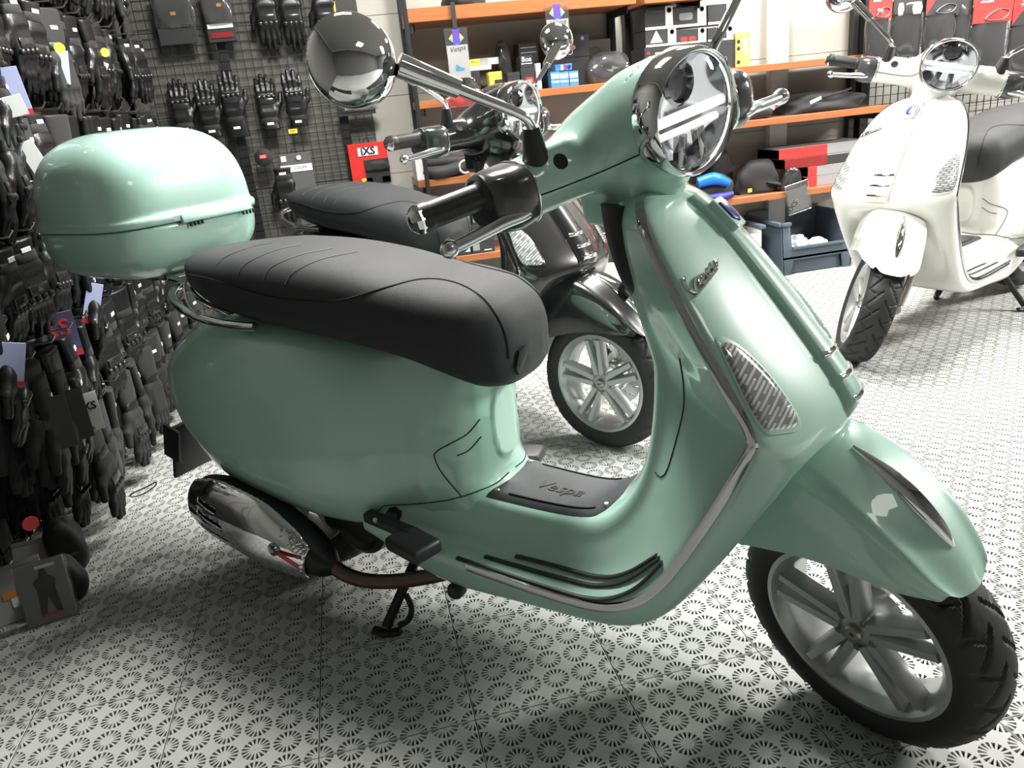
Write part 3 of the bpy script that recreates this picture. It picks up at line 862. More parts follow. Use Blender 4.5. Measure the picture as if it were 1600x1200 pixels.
# inner skin
cen = np.array([1.30, 0, .40])
Gi = Gf - (Gf - cen) / (np.linalg.norm(Gf - cen, axis=2)[:, :, None]) * .004
V = np.concatenate([Gf.reshape(-1, 3), Gi.reshape(-1, 3)]); o = nf * mf
_f = grid_faces(nf, mf) + [tuple(i + o for i in q[::-1]) for q in grid_faces(nf, mf)]
for i in range(nf - 1):
    for j in (0, mf - 1): _f.append((i * mf + j, (i + 1) * mf + j, o + (i + 1) * mf + j, o + i * mf + j))
for j in range(mf - 1): _f.append(((nf - 1) * mf + j, (nf - 1) * mf + j + 1, o + (nf - 1) * mf + j + 1, o + (nf - 1) * mf + j))
me_fend = fix_normals(mk_mesh('front_fender', V, _f, True, 60))
i_fend = part('front_fender', me_fend, 'paint', True)
BV_f = bvh_of(me_fend)
# chrome crest
ridge = Gf[:, mf // 2]
arc = np.concatenate([[0], np.cumsum(np.linalg.norm(np.diff(ridge, axis=0), axis=1))])
a0_ = np.interp(1.312, ridge[:, 0], arc); a1_ = np.interp(1.466, ridge[:, 0], arc)
rows = []
for t in np.linspace(0, 1, 26):
    aa = a0_ + (a1_ - a0_) * t
    h = np.array([np.interp(aa, arc, ridge[:, k]) for k in range(3)])
    tg = np.array([np.interp(aa + .01, arc, ridge[:, k]) for k in range(3)]) - np.array([np.interp(aa - .01, arc, ridge[:, k]) for k in range(3)])
    tg /= np.linalg.norm(tg); n = np.array([-tg[2], 0, tg[0]])
    w = .003 + .0125 * math.sin(math.pi * min(1, t ** 1.25 * .98 + .01)) ** .8
    hh = .002 + .017 * math.sin(math.pi * min(1, .04 + t ** 1.3 * .93))
    rows.append([h + n * e + np.array([0, u * w, 0]) for u, e in ((-1, -.004), (-.93, hh * .30), (-.5, hh * .75), (0, hh), (.5, hh * .75), (.93, hh * .30), (1, -.004))])
R_ = np.array(rows)
_f = grid_faces(R_.shape[0], 7) + [tuple(range(7)), tuple(range((R_.shape[0] - 1) * 7, R_.shape[0] * 7))]
part('fender_crest', fix_normals(mk_mesh('fender_crest', R_.reshape(-1, 3), _f, True, 60)), 'chrome', True, i_fend, label='chrome crest on the fender')

# ---------------------------------------------------------------- headset (turns with the fork)
HZ = 1.084
def F_head(X, Y, Z):
    Ya = np.abs(Y)
    bulb = sweep(X, Y, Z, [(.78, 0, 1.02, .025, .02), (.80, 0, 1.025, .045, .038), (.85, 0, 1.038, .066, .062), (.90, 0, 1.053, .078, .076), (.95, 0, 1.068, .085, .084), (1.0, 0, 1.078, .088, .087), (1.035, 0, HZ, .088, .088)], 2.1)
    Yp = np.maximum(Y, 0)
    wing = sweep(Ya, X - .20 * Yp, Z - .09 * Yp, [(-.01, .895, 1.03, .075, .055), (.08, .893, 1.028, .066, .050), (.15, .888, 1.024, .056, .046), (.212, .884, 1.02, .052, .045)], 2.6)
    neck = rbox(X, Y, Z, (.915, 0, .965), (.072, .062, .06), .02)
    skirt = capsule(X, Y, Z, (.97, 0, 1.0), (.945, 0, .95), .065, .058)
    d = smin(bulb, wing, .055)
    d = smin(d, smin(neck, skirt, .02), .018)
    hump = rbox(X - .2 * Yp, Ya, Z - .09 * Yp, (.905, .15, 1.06), (.022, .035, .018), .012)
    d = smin(d, hump, .015)
    bore = np.maximum(np.sqrt(Y ** 2 + (Z - HZ) ** 2) - .080, 1.004 - X)
    return np.maximum(d, -bore)
me_head = surfnet('headset', F_head, (.75, -.23, .89), (1.06, .23, 1.19), .0042)
i_head = part('headset', me_head, 'paint', True)
BV_h = bvh_of(me_head)
p = sight_path(BV_h, [(842, 306), (880, 292), (940, 268), (985, 248), (1012, 236)], 8, .0002, True)
if len(p) > 4:
    g = tube('headset_gap', p, .0013, 5); part('headset_gap', g, 'seam', True); part('headset_gap', mirrored(g), 'seam', True)
h_, n_ = cast(BV_h, 876, 252, True)
if h_ is not None:
    g = lathe('mount_hole', [(0, .0006), (.0095, .0006), (.0115, .0012), (.0125, 0)], h_, n_, 20)
    part('mount_hole', g, 'dark', True); part('mount_hole', mirrored(g), 'dark', True)
# headlamp
HA = Vector((1, 0, -.06)).normalized(); HC = Vector((1.035, 0, HZ))
i_hl = part('headlight_ring', lathe('headlight_ring', [(.0885, -.004), (.0915, .0), (.092, .032), (.0905, .040), (.087, .045), (.0835, .043), (.082, .036), (.078, .02), (.070, 0)], HC, HA, 64, 50, caps=False), 'chrome', True, label='chrome headlight ring')
part('headlight_reflector', lathe('headlight_reflector', [(.082, .034), (.078, .028), (.06, .006), (.035, -.014), (0, -.022)], HC, HA, 48, caps=False), 'reflector', True, i_hl)
part('headlight_lens', lathe('headlight_lens', [(.083, .038), (.07, .046), (.045, .052), (.02, .0545), (0, .055)], HC, HA, 48, caps=False), 'lens', True, i_hl, label='clear round headlight lens')
Mh = frame_from(HC + HA * .020, HA, (0, 0, 1))
part('light_bar', tube('light_bar', [tuple(Mh @ Vector((u, 0, .004))) for u in np.linspace(-.073, .073, 9)], .0095, 14, flat=.8), 'white_bar', True, i_hl, label='horizontal light bar with added glow')
part('light_bar', tube('light_bar', [tuple(Mh @ Vector((u, -.021, .002))) for u in np.linspace(-.064, .064, 9)], .0055, 12), 'white_bar', True, i_hl)
part('lamp_fin', joined('lamp_fin', [prism('lamp_fin', rrect(.018, .05, .003), .012, Mh @ Matrix.Translation((sx, -.05, -.002)) @ Matrix.Rotation(sx * 6, 4, 'Z'), .002) for sx in (-.022, .022)] +
     [lathe('lamp_fin', [(.030, 0), (.033, .006), (.028, .010), (.024, 0)], HC + HA * .008 + Vector((0, 0, .042)), HA, 24)]), 'dark_chrome', True, i_hl)
# bars, both sides
def Fsw(X, Y, Z): return sweep(Y, X, Z, [(.206, .886, 1.02, .052, .045), (.212, .886, 1.02, .0545, .0475), (.235, .882, 1.018, .056, .049), (.258, .874, 1.018, .050, .046), (.270, .87, 1.02, .040, .038)], 3.0)
me_sw = surfnet('switch_housing', Fsw, (.80, .195, .95), (.96, .285, 1.09), .004)
GA, GB = np.array([.876, .262, 1.034]), np.array([.853, .372, 1.031])
gd = (GB - GA) / np.linalg.norm(GB - GA)
me_grip = lathe('grip', [(.010, -.004), (.030, -.002), (.031, .003), (.024, .007), (.0205, .014)] + [(.0205 + (.0007 if k % 2 else 0), .016 + k * .0022) for k in range(36)] + [(.0222, .098), (.0222, .110), (.010, .110)], GA, gd, 28, 60)
me_end = lathe('bar_end', [(.0225, .108), (.0232, .113), (.021, .119), (.013, .127), (.005, .129), (0, .129)], GA, gd, 10, 25)
me_lev = tube('brake_lever', [(.925, .205, 1.0), (.927, .235, .998), (.915, .262, .995), (.905, .285, .99), (.895, .33, .984), (.890, .352, .982)], [.0105, .0110, .0110, .0105, .0100, .0095], 14, smooth_n=5)
me_ball = lathe('lever_ball', [(0, -.0145)] + [(.0145 * math.cos(a), .0145 * math.sin(a)) for a in np.linspace(-1.4, 1.4, 9)] + [(0, .0145)], (.889, .354, .982), (0, 1, 0), 20, 60)
me_lever = joined('brake_lever', [me_lev, me_ball])
me_boot = lathe('mirror_boot', [(.0, .062), (.0125, .062), (.016, .045), (.0175, .030), (.022, .012), (.023, .0)], (.908, .178, 1.052), (.15, .05, 1), 24)
me_stem = tube('mirror_stem', [(.914, .179, 1.095), (.922, .186, 1.118), (.922, .205, 1.140), (.905, .27, 1.186), (.884, .336, 1.234)], .0080, 12, smooth_n=6)
me_sock = tube('mirror_socket', [(.902, .28, 1.194), (.879, .35, 1.244)], [.0135, .0165], 16)
def F_mir(X, Y, Z):
    c = np.array([.838, .395, 1.262]); ax = np.array([.98, .0, .16]); ax = ax / np.linalg.norm(ax)
    t = (X - c[0]) * ax[0] + (Y - c[1]) * ax[1] + (Z - c[2]) * ax[2]
    px, py, pz = X - c[0] - t * ax[0], Y - c[1] - t * ax[1], Z - c[2] - t * ax[2]
    rr = np.sqrt(px ** 2 + py ** 2 + pz ** 2)
    d = np.sqrt((rr / .063) ** 2 + (t / .046) ** 2) - 1
    return smax(d * .046, -t - .012, .004)
me_mir = surfnet('mirror', F_mir, (.76, .31, 1.18), (.92, .48, 1.345), .0042)
def left_of(q):
    q = q.copy()
    for v in q.vertices: v.co.x += .20 * v.co.y; v.co.z += .09 * v.co.y
    return q
me_bzl = tube('housing_bezel', [(.886 + .0545 * np.sign(np.cos(t)) * abs(np.cos(t)) ** .72, .2085, 1.02 + .0475 * np.sign(np.sin(t)) * abs(np.sin(t)) ** .72) for t in np.linspace(0, 2 * np.pi, 48, endpoint=False)], .0022, 8, closed=True)
for mm, side in ((mirrored, 'R'), (left_of, 'L')):
    isw = part('switch_housing', mm(me_sw), 'dark_gloss', True); part('housing_bezel', mm(me_bzl), 'chrome', True, isw)
    if side == 'L':
        Mg = Matrix.Translation(Vector(GA)) @ Matrix.Rotation(math.radians(24), 4, 'Z') @ Matrix.Translation(-Vector(GA))
        g1, g2 = me_grip.copy(), me_end.copy(); g1.transform(Mg); g2.transform(Mg)
        for q in (g1, g2): q.transform(Matrix.Translation((.040, 0, .012)))
    else: g1, g2 = mirrored(me_grip), mirrored(me_end)
    ig = part('grip', g1, 'plastic', True); part('bar_end', g2, 'chrome', True, ig)
    part('brake_lever', mm(me_lever), 'alu', True, label='polished metal brake lever')
    im = part('mirror', mm(me_mir), 'chrome', True, label='chrome backed round mirror')
    part('mirror_stem', mm(me_stem), 'chrome', True, im); part('mirror_socket', mm(me_sock), 'chrome', True, im)
    part('mirror_boot', mm(me_boot), 'plastic', True)
part('starter_button', box('starter_button', (.842, -.232, 1.055), (.006, .006, .006), None, .002), 'red', True)

# ---------------------------------------------------------------- engine, exhaust, stand, pegs
me_eng = joined('engine', [box('engine', (.20, .02, .27), (.16, .085, .07), Matrix.Rotation(.12, 3, 'Y'), .03, 3), tube('engine', [(.0, .10, .256), (.12, .11, .26), (.25, .10, .25)], [.07, .075, .06], 16), box('engine', (.30, -.02, .30), (.12, .13, .075), None, .02), box('engine', (.08, -.06, .33), (.2, .10, .06), None, .02)])
part('engine', me_eng, 'steel_black')
part('fan_cover', lathe('fan_cover', [(0, .012), (.02, .012), (.03, .004), (.05, .004), (.062, .014), (.075, .006), (.08, -.03)], (.275, -.12, .245), (0, -1, 0), 32), 'plastic')
def F_muf(X, Y, Z):
    A = (.215 - X) * .966 + (Z - .165) * .259
    Vv = (X - .215) * .259 + (Z - .165) * .966
    return sweep(A, Y, Vv, [(-.03, -.19, .0, .015, .015), (0, -.19, .005, .035, .035), (.07, -.198, .02, .05, .062), (.18, -.205, .027, .056, .078), (.30, -.205, .022, .054, .075), (.385, -.20, .012, .045, .055), (.415, -.20, .01, .02, .03)], 2.4)
me_muf = surfnet('muffler', F_muf, (-.24, -.28, .05), (.28, -.13, .40), .006)
i_muf = part('muffler', me_muf, 'steel_black')
def F_cov(X, Y, Z):
    d = F_muf(X, Y, Z)
    A = (.215 - X) * .966 + (Z - .165) * .259; Vv = (X - .215) * .259 + (Z - .165) * .966
    sh = np.maximum(np.abs(d - .006) - .003, Y + .222)
    sh = np.maximum(sh, np.maximum(.02 - A, A - .40))
    for k, c in enumerate((-.018, .018, .052)):
        slot = np.maximum(np.abs(Vv - c - .0 * A) - .006, np.maximum(.235 + .02 * k - A, A - .345))
        sh = np.maximum(sh, -slot)
    return sh
me_cov = surfnet('muffler_cover', F_cov, (-.24, -.29, .05), (.28, -.20, .40), .0042)
part('muffler_cover', me_cov, 'chrome', under=i_muf, label='chrome heat shield with slots')
part('muffler_bolt', lathe('muffler_bolt', [(0, .010), (.006, .010), (.006, .006), (.014, .008), (.017, .0), (.017, -.02)], (.135, -.258, .225), (0, -1, 0), 24), 'dark_chrome', under=i_muf)
part('red_stripe', box('red_stripe', (.172, -.262, .210), (.036, .0015, .006), Matrix.Rotation(math.radians(18), 3, 'Y'), .001), 'red', under=i_muf)
part('exhaust_pipe', tube('exhaust_pipe', [(.22, -.19, .17), (.27, -.185, .145), (.33, -.17, .135), (.42, -.15, .15), (.52, -.11, .175), (.58, -.06, .19)], .017, 14, smooth_n=5), 'burnt')
me_std = joined('centre_stand', sum([[tube('centre_stand', [(.42, sy * .09, .20), (.385, sy * .13, .11), (.355, sy * .175, .025)], .012, 10, smooth_n=3), tube('centre_stand', [(.385, sy * .165, .012), (.355, sy * .182, .010), (.325, sy * .188, .014)], .012, 8, flat=.7)] for sy in (-1, 1)], []) +
                [tube('centre_stand', [(.42, -.09, .20), (.42, .09, .20)], .012, 10), tube('centre_stand', [(.385, -.165, .03), (.408, -.158, .045), (.412, -.145, .07), (.392, -.135, .095)], .007, 8, smooth_n=4)])
part('centre_stand', me_std, 'steel_black')
me_peg = joined('passenger_peg', [box('passenger_peg', (.435, -.187, .312), (.075, .013, .012), Matrix.Rotation(.05, 3, 'Y') @ Matrix.Rotation(-.12, 3, 'Z'), .005), box('passenger_peg', (.515, -.218, .303), (.052, .036, .016), Matrix.Rotation(-.25, 3, 'Z'), .010, 3)])
ip = part('passenger_peg', me_peg, 'plastic'); part('passenger_peg', mirrored(me_peg), 'plastic')
part('peg_bolt', lathe('peg_bolt', [(0, .004), (.004, .004), (.006, .001), (.006, -.004)], (.40, -.196, .322), (0, -.6, .8), 14), 'steel', under=ip)
part('rubber_stop', lathe('rubber_stop', [(0, .006), (.014, .006), (.018, .0), (.018, -.02)], (.575, -.185, .185), (0, -1, 0), 20), 'plastic')

# ---------------------------------------------------------------- top case (on the mint scooter)
CS = -.398
def F_lid(X, Y, Z):
    q = (np.abs((X - CS) / .200) ** 3.8 + np.abs(Y / .222) ** 4.2) ** (1 / 4.0)
    d = ((q ** 3.1 + np.abs(np.maximum(Z - .905, 0) / .238) ** 3.1) ** (1 / 3.1) - 1) * .2
    lip = np.maximum((((np.abs((X - CS) / .205) ** 4 + np.abs(Y / .227) ** 4.4) ** (1 / 4.2)) - 1) * .2, np.abs(Z - .934) - .009)
    d = smin(d, lip, .014)
    return smax(d, .927 - Z, .003)
def F_bas(X, Y, Z):
    q = (np.abs((X - CS) / .200) ** 4 + np.abs(Y / .223) ** 4.2) ** (1 / 4.1)
    d = ((q ** 3 + np.abs(np.minimum(Z - .925, 0) / .137) ** 3) ** (1 / 3) - 1) * .13
    return smax(d, Z - .9245, .002)
me_bas = surfnet('top_case', F_bas, (-.66, -.25, .78), (-.17, .25, .94), .006)
i_case = part('top_case', me_bas, 'paint', on=('green',), label='mint green hard top case')
part('case_lid', surfnet('case_lid', F_lid, (-.66, -.25, .91), (-.17, .25, 1.17), .006), 'paint', under=i_case, on=('green',))
part('hinge_cover', box('hinge_cover', (CS + .205, .045, .931), (.007, .105, .011), Matrix.Rotation(-.25, 3, 'Y'), .004), 'paint', under=i_case, on=('green',))
for yy in (-.02, .14):
    part('hinge', joined('hinge', [box('hinge', (CS + .206, yy + k * .011, .917), (.003, .0022, .006), None, .001) for k in (-1.5, -.5, .5, 1.5)]), 'seam', under=i_case, on=('green',))
M['quilt'] = mat('quilting_thread', (0.085, 0.085, 0.09), 0.6)
M['dark_gloss'] = mat('dark_glossy_housing', (0.085, 0.085, 0.088), 0.22, 0.35, coat=0.6)

def scooter(which, origin, heading, steer, paint, label, scale=1.0, override=None):
    root = empty('motor_scooter', origin, math.radians(heading), label, 'scooter', 'scooters on the showroom floor')
    root.scale = (scale,) * 3
    SM = steer_matrix(steer); objs = {}
    for i, p in enumerate(PARTS):
        if which not in p['on']: continue
        mk = 'paint' if p['mat'] == 'paint' else p['mat']
        mt = paint if mk == 'paint' else M[(override or {}).get(p['name'], mk)]
        if p['under'] is not None and p['under'] in objs: par, Mx = objs[p['under']], Matrix.Identity(4)
        else: par, Mx = root, (SM if p['steer'] else Matrix.Identity(4))
        o = link(p['name'], p['me'], mt, par, label=p['label'], M=Mx)
        objs[i] = o
    return root

# ================================================================== the shop room
X0, X1, Y0, Y1 = -0.60, 8.6, -3.2, 3.30
def quad(name, pts, m, kind='structure', parent=None):
    return link(name, mk_mesh(name, pts, [(0, 1, 2, 3)], False), m, parent, kind)
# perforated plastic floor tiles, 30 cm, five wheel motifs across
def tile_mesh():
    P_ = .06; r1, r2 = .0125, .0270; hd = -.005
    wed = [11.25, 33.75, 56.25, 78.75]
    V = []; F = []; cache = {}
    def v(x, y, z=0.0):
        k = (round(x, 6), round(y, 6), z)
        if k not in cache: cache[k] = len(V); V.append((x, y, z))
        return cache[k]
    for ci in range(5):
        for cj in range(5):
            for sx, sy in ((1, 1), (-1, 1), (-1, -1), (1, -1)):
                cx = (ci + (0 if sx > 0 else 1)) * P_; cy = (cj + (0 if sy > 0 else 1)) * P_
                flip = sx * sy < 0
                def pt(r, a, z=0.0):
                    a = math.radians(a); return v(cx + sx * r * math.cos(a), cy + sy * r * math.sin(a), z)
                def bd(a):
                    a = math.radians(a); t = .03 / max(math.cos(a), math.sin(a)); return v(cx + sx * t * math.cos(a), cy + sy * t * math.sin(a))
                def add(f): F.append(tuple(reversed(f)) if flip else tuple(f))
                ai = [0.0]; ao = [0.0]
                for w in wed: ai += [w - 2.6, w + 2.6]; ao += [w - 7.1, w + 7.1]
                ai.append(90.0); ao.append(90.0)
                inn = [pt(r1, a) for a in ai]; out = [pt(r2, a) for a in ao]
                add([v(cx, cy)] + inn)
                for k in range(0, 10, 2): add([inn[k], out[k], out[k + 1], inn[k + 1]])
                for k in range(9):
                    f = [out[k], bd(ao[k])]
                    if ao[k] < 45 < ao[k + 1]: f.append(v(cx + sx * .03, cy + sy * .03))
                    f += [bd(ao[k + 1]), out[k + 1]]
                    add(f)
                for k in range(1, 9, 2):
                    q = [(inn[k], pt(r1, ai[k], hd)), (out[k], pt(r2, ao[k], hd)), (out[k + 1], pt(r2, ao[k + 1], hd)), (inn[k + 1], pt(r1, ai[k + 1], hd))]
                    for a, b in ((0, 1), (1, 2), (2, 3), (3, 0)): add([q[a][0], q[a][1], q[b][1], q[b][0]])
    me = mk_mesh('floor_tile', V, F, False)
    for q in me.vertices:      # narrow joint and a softened rim
        q.co.x = .15 + (q.co.x - .15) * .9945; q.co.y = .15 + (q.co.y - .15) * .9945
        e = max(abs(q.co.x - .15), abs(q.co.y - .15))
        if e > .149 and q.co.z == 0: q.co.z = -.0012
    o = len(me.vertices)
    return me
floor = quad('floor', [(X0, Y0, -.005), (X1, Y0, -.005), (X1, Y1, -.005), (X0, Y1, -.005)], M['subfloor'])
me_tile = tile_mesh()
n_tiles = 0
for i in range(-3, 17):
    for j in range(-3, 11):
        c = ((i + .5) * .3, (j + .5) * .3, 0)
        u, v_, z = to_px(c)
        if z > .25 and -420 < u < 2000 and v_ < 1900 and n_tiles < 300:
            if c[0] < X0 or c[1] > Y1: continue
            link('floor_tile', me_tile, M['floor_tile'], floor, M=Matrix.Translation((i * .3, j * .3, 0)))
            n_tiles += 1
        else:
            continue
# plain floor beyond the built tiles (behind the camera)
quad('floor_border', [(X0, Y0, -.002), (X1, Y0, -.002), (X1, -.9, -.002), (X0, -.9, -.002)], M['floor_tile'])
# walls: horizontal boards with recessed joints on the back wall
wb = quad('wall_back', [(X0, Y1 + .012, 0), (X1, Y1 + .012, 0), (X1, Y1 + .012, CEIL_Z), (X0, Y1 + .012, CEIL_Z)], M['seam_dark'] if 'seam_dark' in M else M['subfloor'])
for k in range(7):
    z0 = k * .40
    for xa, xb, mk in ((X0, .735, 'wall_shaded'), (.738, X1, 'wall')):
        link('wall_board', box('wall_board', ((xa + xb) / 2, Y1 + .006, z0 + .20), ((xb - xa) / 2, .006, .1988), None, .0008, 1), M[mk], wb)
quad('wall_left', [(X0, Y0, 0), (X0, Y1, 0), (X0, Y1, CEIL_Z), (X0, Y0, CEIL_Z)], M['wall_dark'])
quad('wall_front', [(X0, Y0, 0), (X1, Y0, 0), (X1, Y0, CEIL_Z), (X0, Y0, CEIL_Z)], M['wall_grey'])
quad('wall_right', [(X1, Y0, 0), (X1, Y1, 0), (X1, Y1, CEIL_Z), (X1, Y0, CEIL_Z)], M['wall_grey'])
quad('ceiling', [(X0, Y0, CEIL_Z + .03), (X1, Y0, CEIL_Z + .03), (X1, Y1, CEIL_Z + .03), (X0, Y1, CEIL_Z + .03)], M['ceiling'])
link('trim_1', box('trim_1', (3.115, Y1 - .03, CEIL_Z / 2), (.056, .03, CEIL_Z / 2), None, .003), M['wall_white'], kind='structure')
# luminaires
for k, (x, y, lx, ly, st) in enumerate(LUMINAIRES):
    r = empty('ceiling_light', (x, y, CEIL_Z), 0, ['square ceiling light panel above the mint scooter tail', 'square ceiling light panel above the floor between the scooters', 'square ceiling light panel above the white scooter', 'added dim fill light panel behind the photographer', 'long ceiling light strip at the far right end of the shop'][k], 'ceiling light', 'ceiling lights')
    bm = bmesh.new()
    for cx, cy, hx, hy in ((0, ly / 2, lx / 2 + .02, .02), (0, -ly / 2, lx / 2 + .02, .02), (lx / 2, 0, .02, ly / 2), (-lx / 2, 0, .02, ly / 2)): box_bm(bm, (cx, cy, .012), (hx, hy, .014))
    link('frame', bm_mesh('frame', bm), M['white_card'], r)
    em = mat('light_diffuser', (.9, .9, .88), .5, emis=((1.0, .985, .94), st))
    link('diffuser', mk_mesh('diffuser', [(-lx / 2, -ly / 2, .008), (-lx / 2, ly / 2, .008), (lx / 2, ly / 2, .008), (lx / 2, -ly / 2, .008)], [(0, 1, 2, 3)], False), em, r)

# ================================================================== scooters
scooter('green', tuple(S_O), -43.5, STEER, M['mint'], 'mint green motor scooter with black seat and matching top case in the foreground')
scooter('black', (0.466, 2.162, 0), -53.4, 0.2, M['black_paint'], 'glossy black motor scooter parked behind the mint green one')
wsc = scooter('white', (3.678, 1.979, 0), 203.8, 37.0, M['white_paint'], 'white motor scooter with its front wheel turned, at the right', 1.012)
wsc.scale = (1.012, 1.10, 1.012)

# ================================================================== shelving
SY0, SY1 = 2.92, 3.27       # front and back of the boards
def board(parent, x0, x1, ztop, th=.036, y0=SY0):
    b = link('shelf_board', box('shelf_board', ((x0 + x1) / 2, (y0 + SY1) / 2, ztop - th / 2), ((x1 - x0) / 2, (SY1 - y0) / 2, th / 2), None, .002, 1), M['wood'], parent)
    for xx in (x0 + .03, x1 - .03):
        link('shelf_bracket', box('shelf_bracket', (xx, (y0 + SY1) / 2 + .02, ztop - th - .018), (.004, (SY1 - y0) / 2 - .03, .018), None, .001, 1), M['steel_black'], parent)
    return b
def upright(parent, x, z1, y=SY1 - .01, w=.018):
    link('upright', box('upright', (x, y, z1 / 2), (w, .022, z1 / 2), None, .002, 1), M['steel_black'], parent)
u1 = empty('shelving_unit', (1.5, 3.1, 0), 0, 'wall shelving with orange brown boards behind the black scooter', 'shelving', 'wall shelving')
u1.location = (0, 0, 0)
for x in (.965, 2.10): upright(u1, x, 2.2)
upright(u1, .945, 2.2, SY0 + .0, .010)
ZA, ZB, ZC, ZD, ZE = 1.575, 1.155, .775, .362, .362
board(u1, .955, 2.12, ZA, .062); board(u1, .955, 2.12, ZB); board(u1, .90, 1.80, ZC); board(u1, .90, 1.86, ZD)
board(u1, 1.50, 2.12, ZD + .001)
u2 = empty('shelving_unit', (0, 0, 0), 0, 'wall shelving with orange brown boards behind the blue grey bin', 'shelving', 'wall shelving')
for x in (2.19, 3.60): upright(u2, x, 2.2)
RA, RB, RC, RD = 1.56, 1.165, .885, .475
board(u2, 2.165, 3.62, RB); board(u2, 2.165, 3.62, RC); board(u2, 2.165, 3.62, RD); board(u2, 2.165, 2.52, RA, .05)

# ------------------------------------------------------------------ goods
def px_rect(px0, py0, px1, py1, y):
    a, b, c = at_axis(px0, py1, 1, y), at_axis(px1, py1, 1, y), at_axis((px0 + px1) / 2, py0, 1, y)
    return a[0], b[0], c[2], (a[2] + b[2]) / 2
def carton(label, px, y, depth, zb, body, cat='box', name='carton', group=None, rz=0.0, prints=()):
    """closed cardboard box seen in the photo at pixel rectangle px, standing on height zb"""
    x0, x1, zt, _ = px_rect(*px, y)
    h = max(.015, zt - zb); w = max(.02, x1 - x0)
    r = empty(name, ((x0 + x1) / 2, y + depth / 2, zb), rz, label, cat, group)
    link('body', box('body', (0, 0, h / 2), (w / 2, depth / 2, h / 2 - .0003), None, .0015, 1), M[body], r)
    lid_h = min(.02, h * .35)
    link('flap', box('flap', (0, 0, h - lid_h / 2), (w / 2 + .0008, depth / 2 + .0008, lid_h / 2 + .0004), None, .001, 1), M[body], r)
    for kind, u, v_, sz, val, mk in prints:
        if kind == 'text':
            tm = text_mesh('lettering', val, sz, 0, .0004)
            link('lettering', tm, M[mk], r, M=Matrix.Translation((u * w, -depth / 2 - .0016, v_ * h)) @ Matrix.Rotation(math.pi / 2, 4, 'X'))
        elif kind == 'patch':
            link('printed_patch', box('printed_patch', (u * w, -depth / 2 - .0012, v_ * h), (sz[0] * w / 2, .0005, sz[1] * h / 2)), M[mk], r)
        elif kind == 'dot':
            link('round_label', lathe('round_label', [(0, .0006), (sz, .0006), (sz, 0)], (u * w, -depth / 2 - .001, v_ * h), (0, -1, 0), 20), M[mk], r)
    return r
def lump(name, size, seed, flat=.35, wr=.10, nu=40, nv=22):
    rng = np.random.default_rng(seed)
    u = np.linspace(0, 2 * np.pi, nu, endpoint=False); v = np.linspace(0, np.pi, nv)
    U, Vv = np.meshgrid(u, v, indexing='ij')
    d = np.ones_like(U)
    for k in range(9):
        a, b, p, q = rng.integers(1, 6), rng.integers(1, 7), rng.uniform(0, 6.3), rng.uniform(0, 6.3)
        d += wr / (1 + .35 * k) * np.sin(a * U + p) * np.sin(b * Vv + q) * np.sin(Vv)
    x = np.sign(np.cos(U)) * np.abs(np.cos(U)) ** .7 * np.sin(Vv) ** .7 * d * size[0]
    y = np.sign(np.sin(U)) * np.abs(np.sin(U)) ** .7 * np.sin(Vv) ** .7 * d * size[1]
    z = np.cos(Vv) * size[2] * d
    z = np.where(z < -size[2] * flat, -size[2] * flat, z) + size[2] * flat
    P = np.stack([x, y, z], 2)
    return fix_normals(mk_mesh(name, P.reshape(-1, 3), grid_faces(nu, nv, True, False), True))
def cloth_item(name, label, cat, px, y, zb, depth, m, seed, group=None, extra=None):
    x0, x1, zt, _ = px_rect(*px, y)
    h = max(.02, zt - zb)
    r = empty(name, ((x0 + x1) / 2, y + depth / 2, zb), 0, label, cat, group)
    link('fabric', lump('fabric', ((x1 - x0) / 2, depth / 2, h / 1.35), seed), M[m], r)
    if extra: extra(r, (x1 - x0), h, depth)
    return r
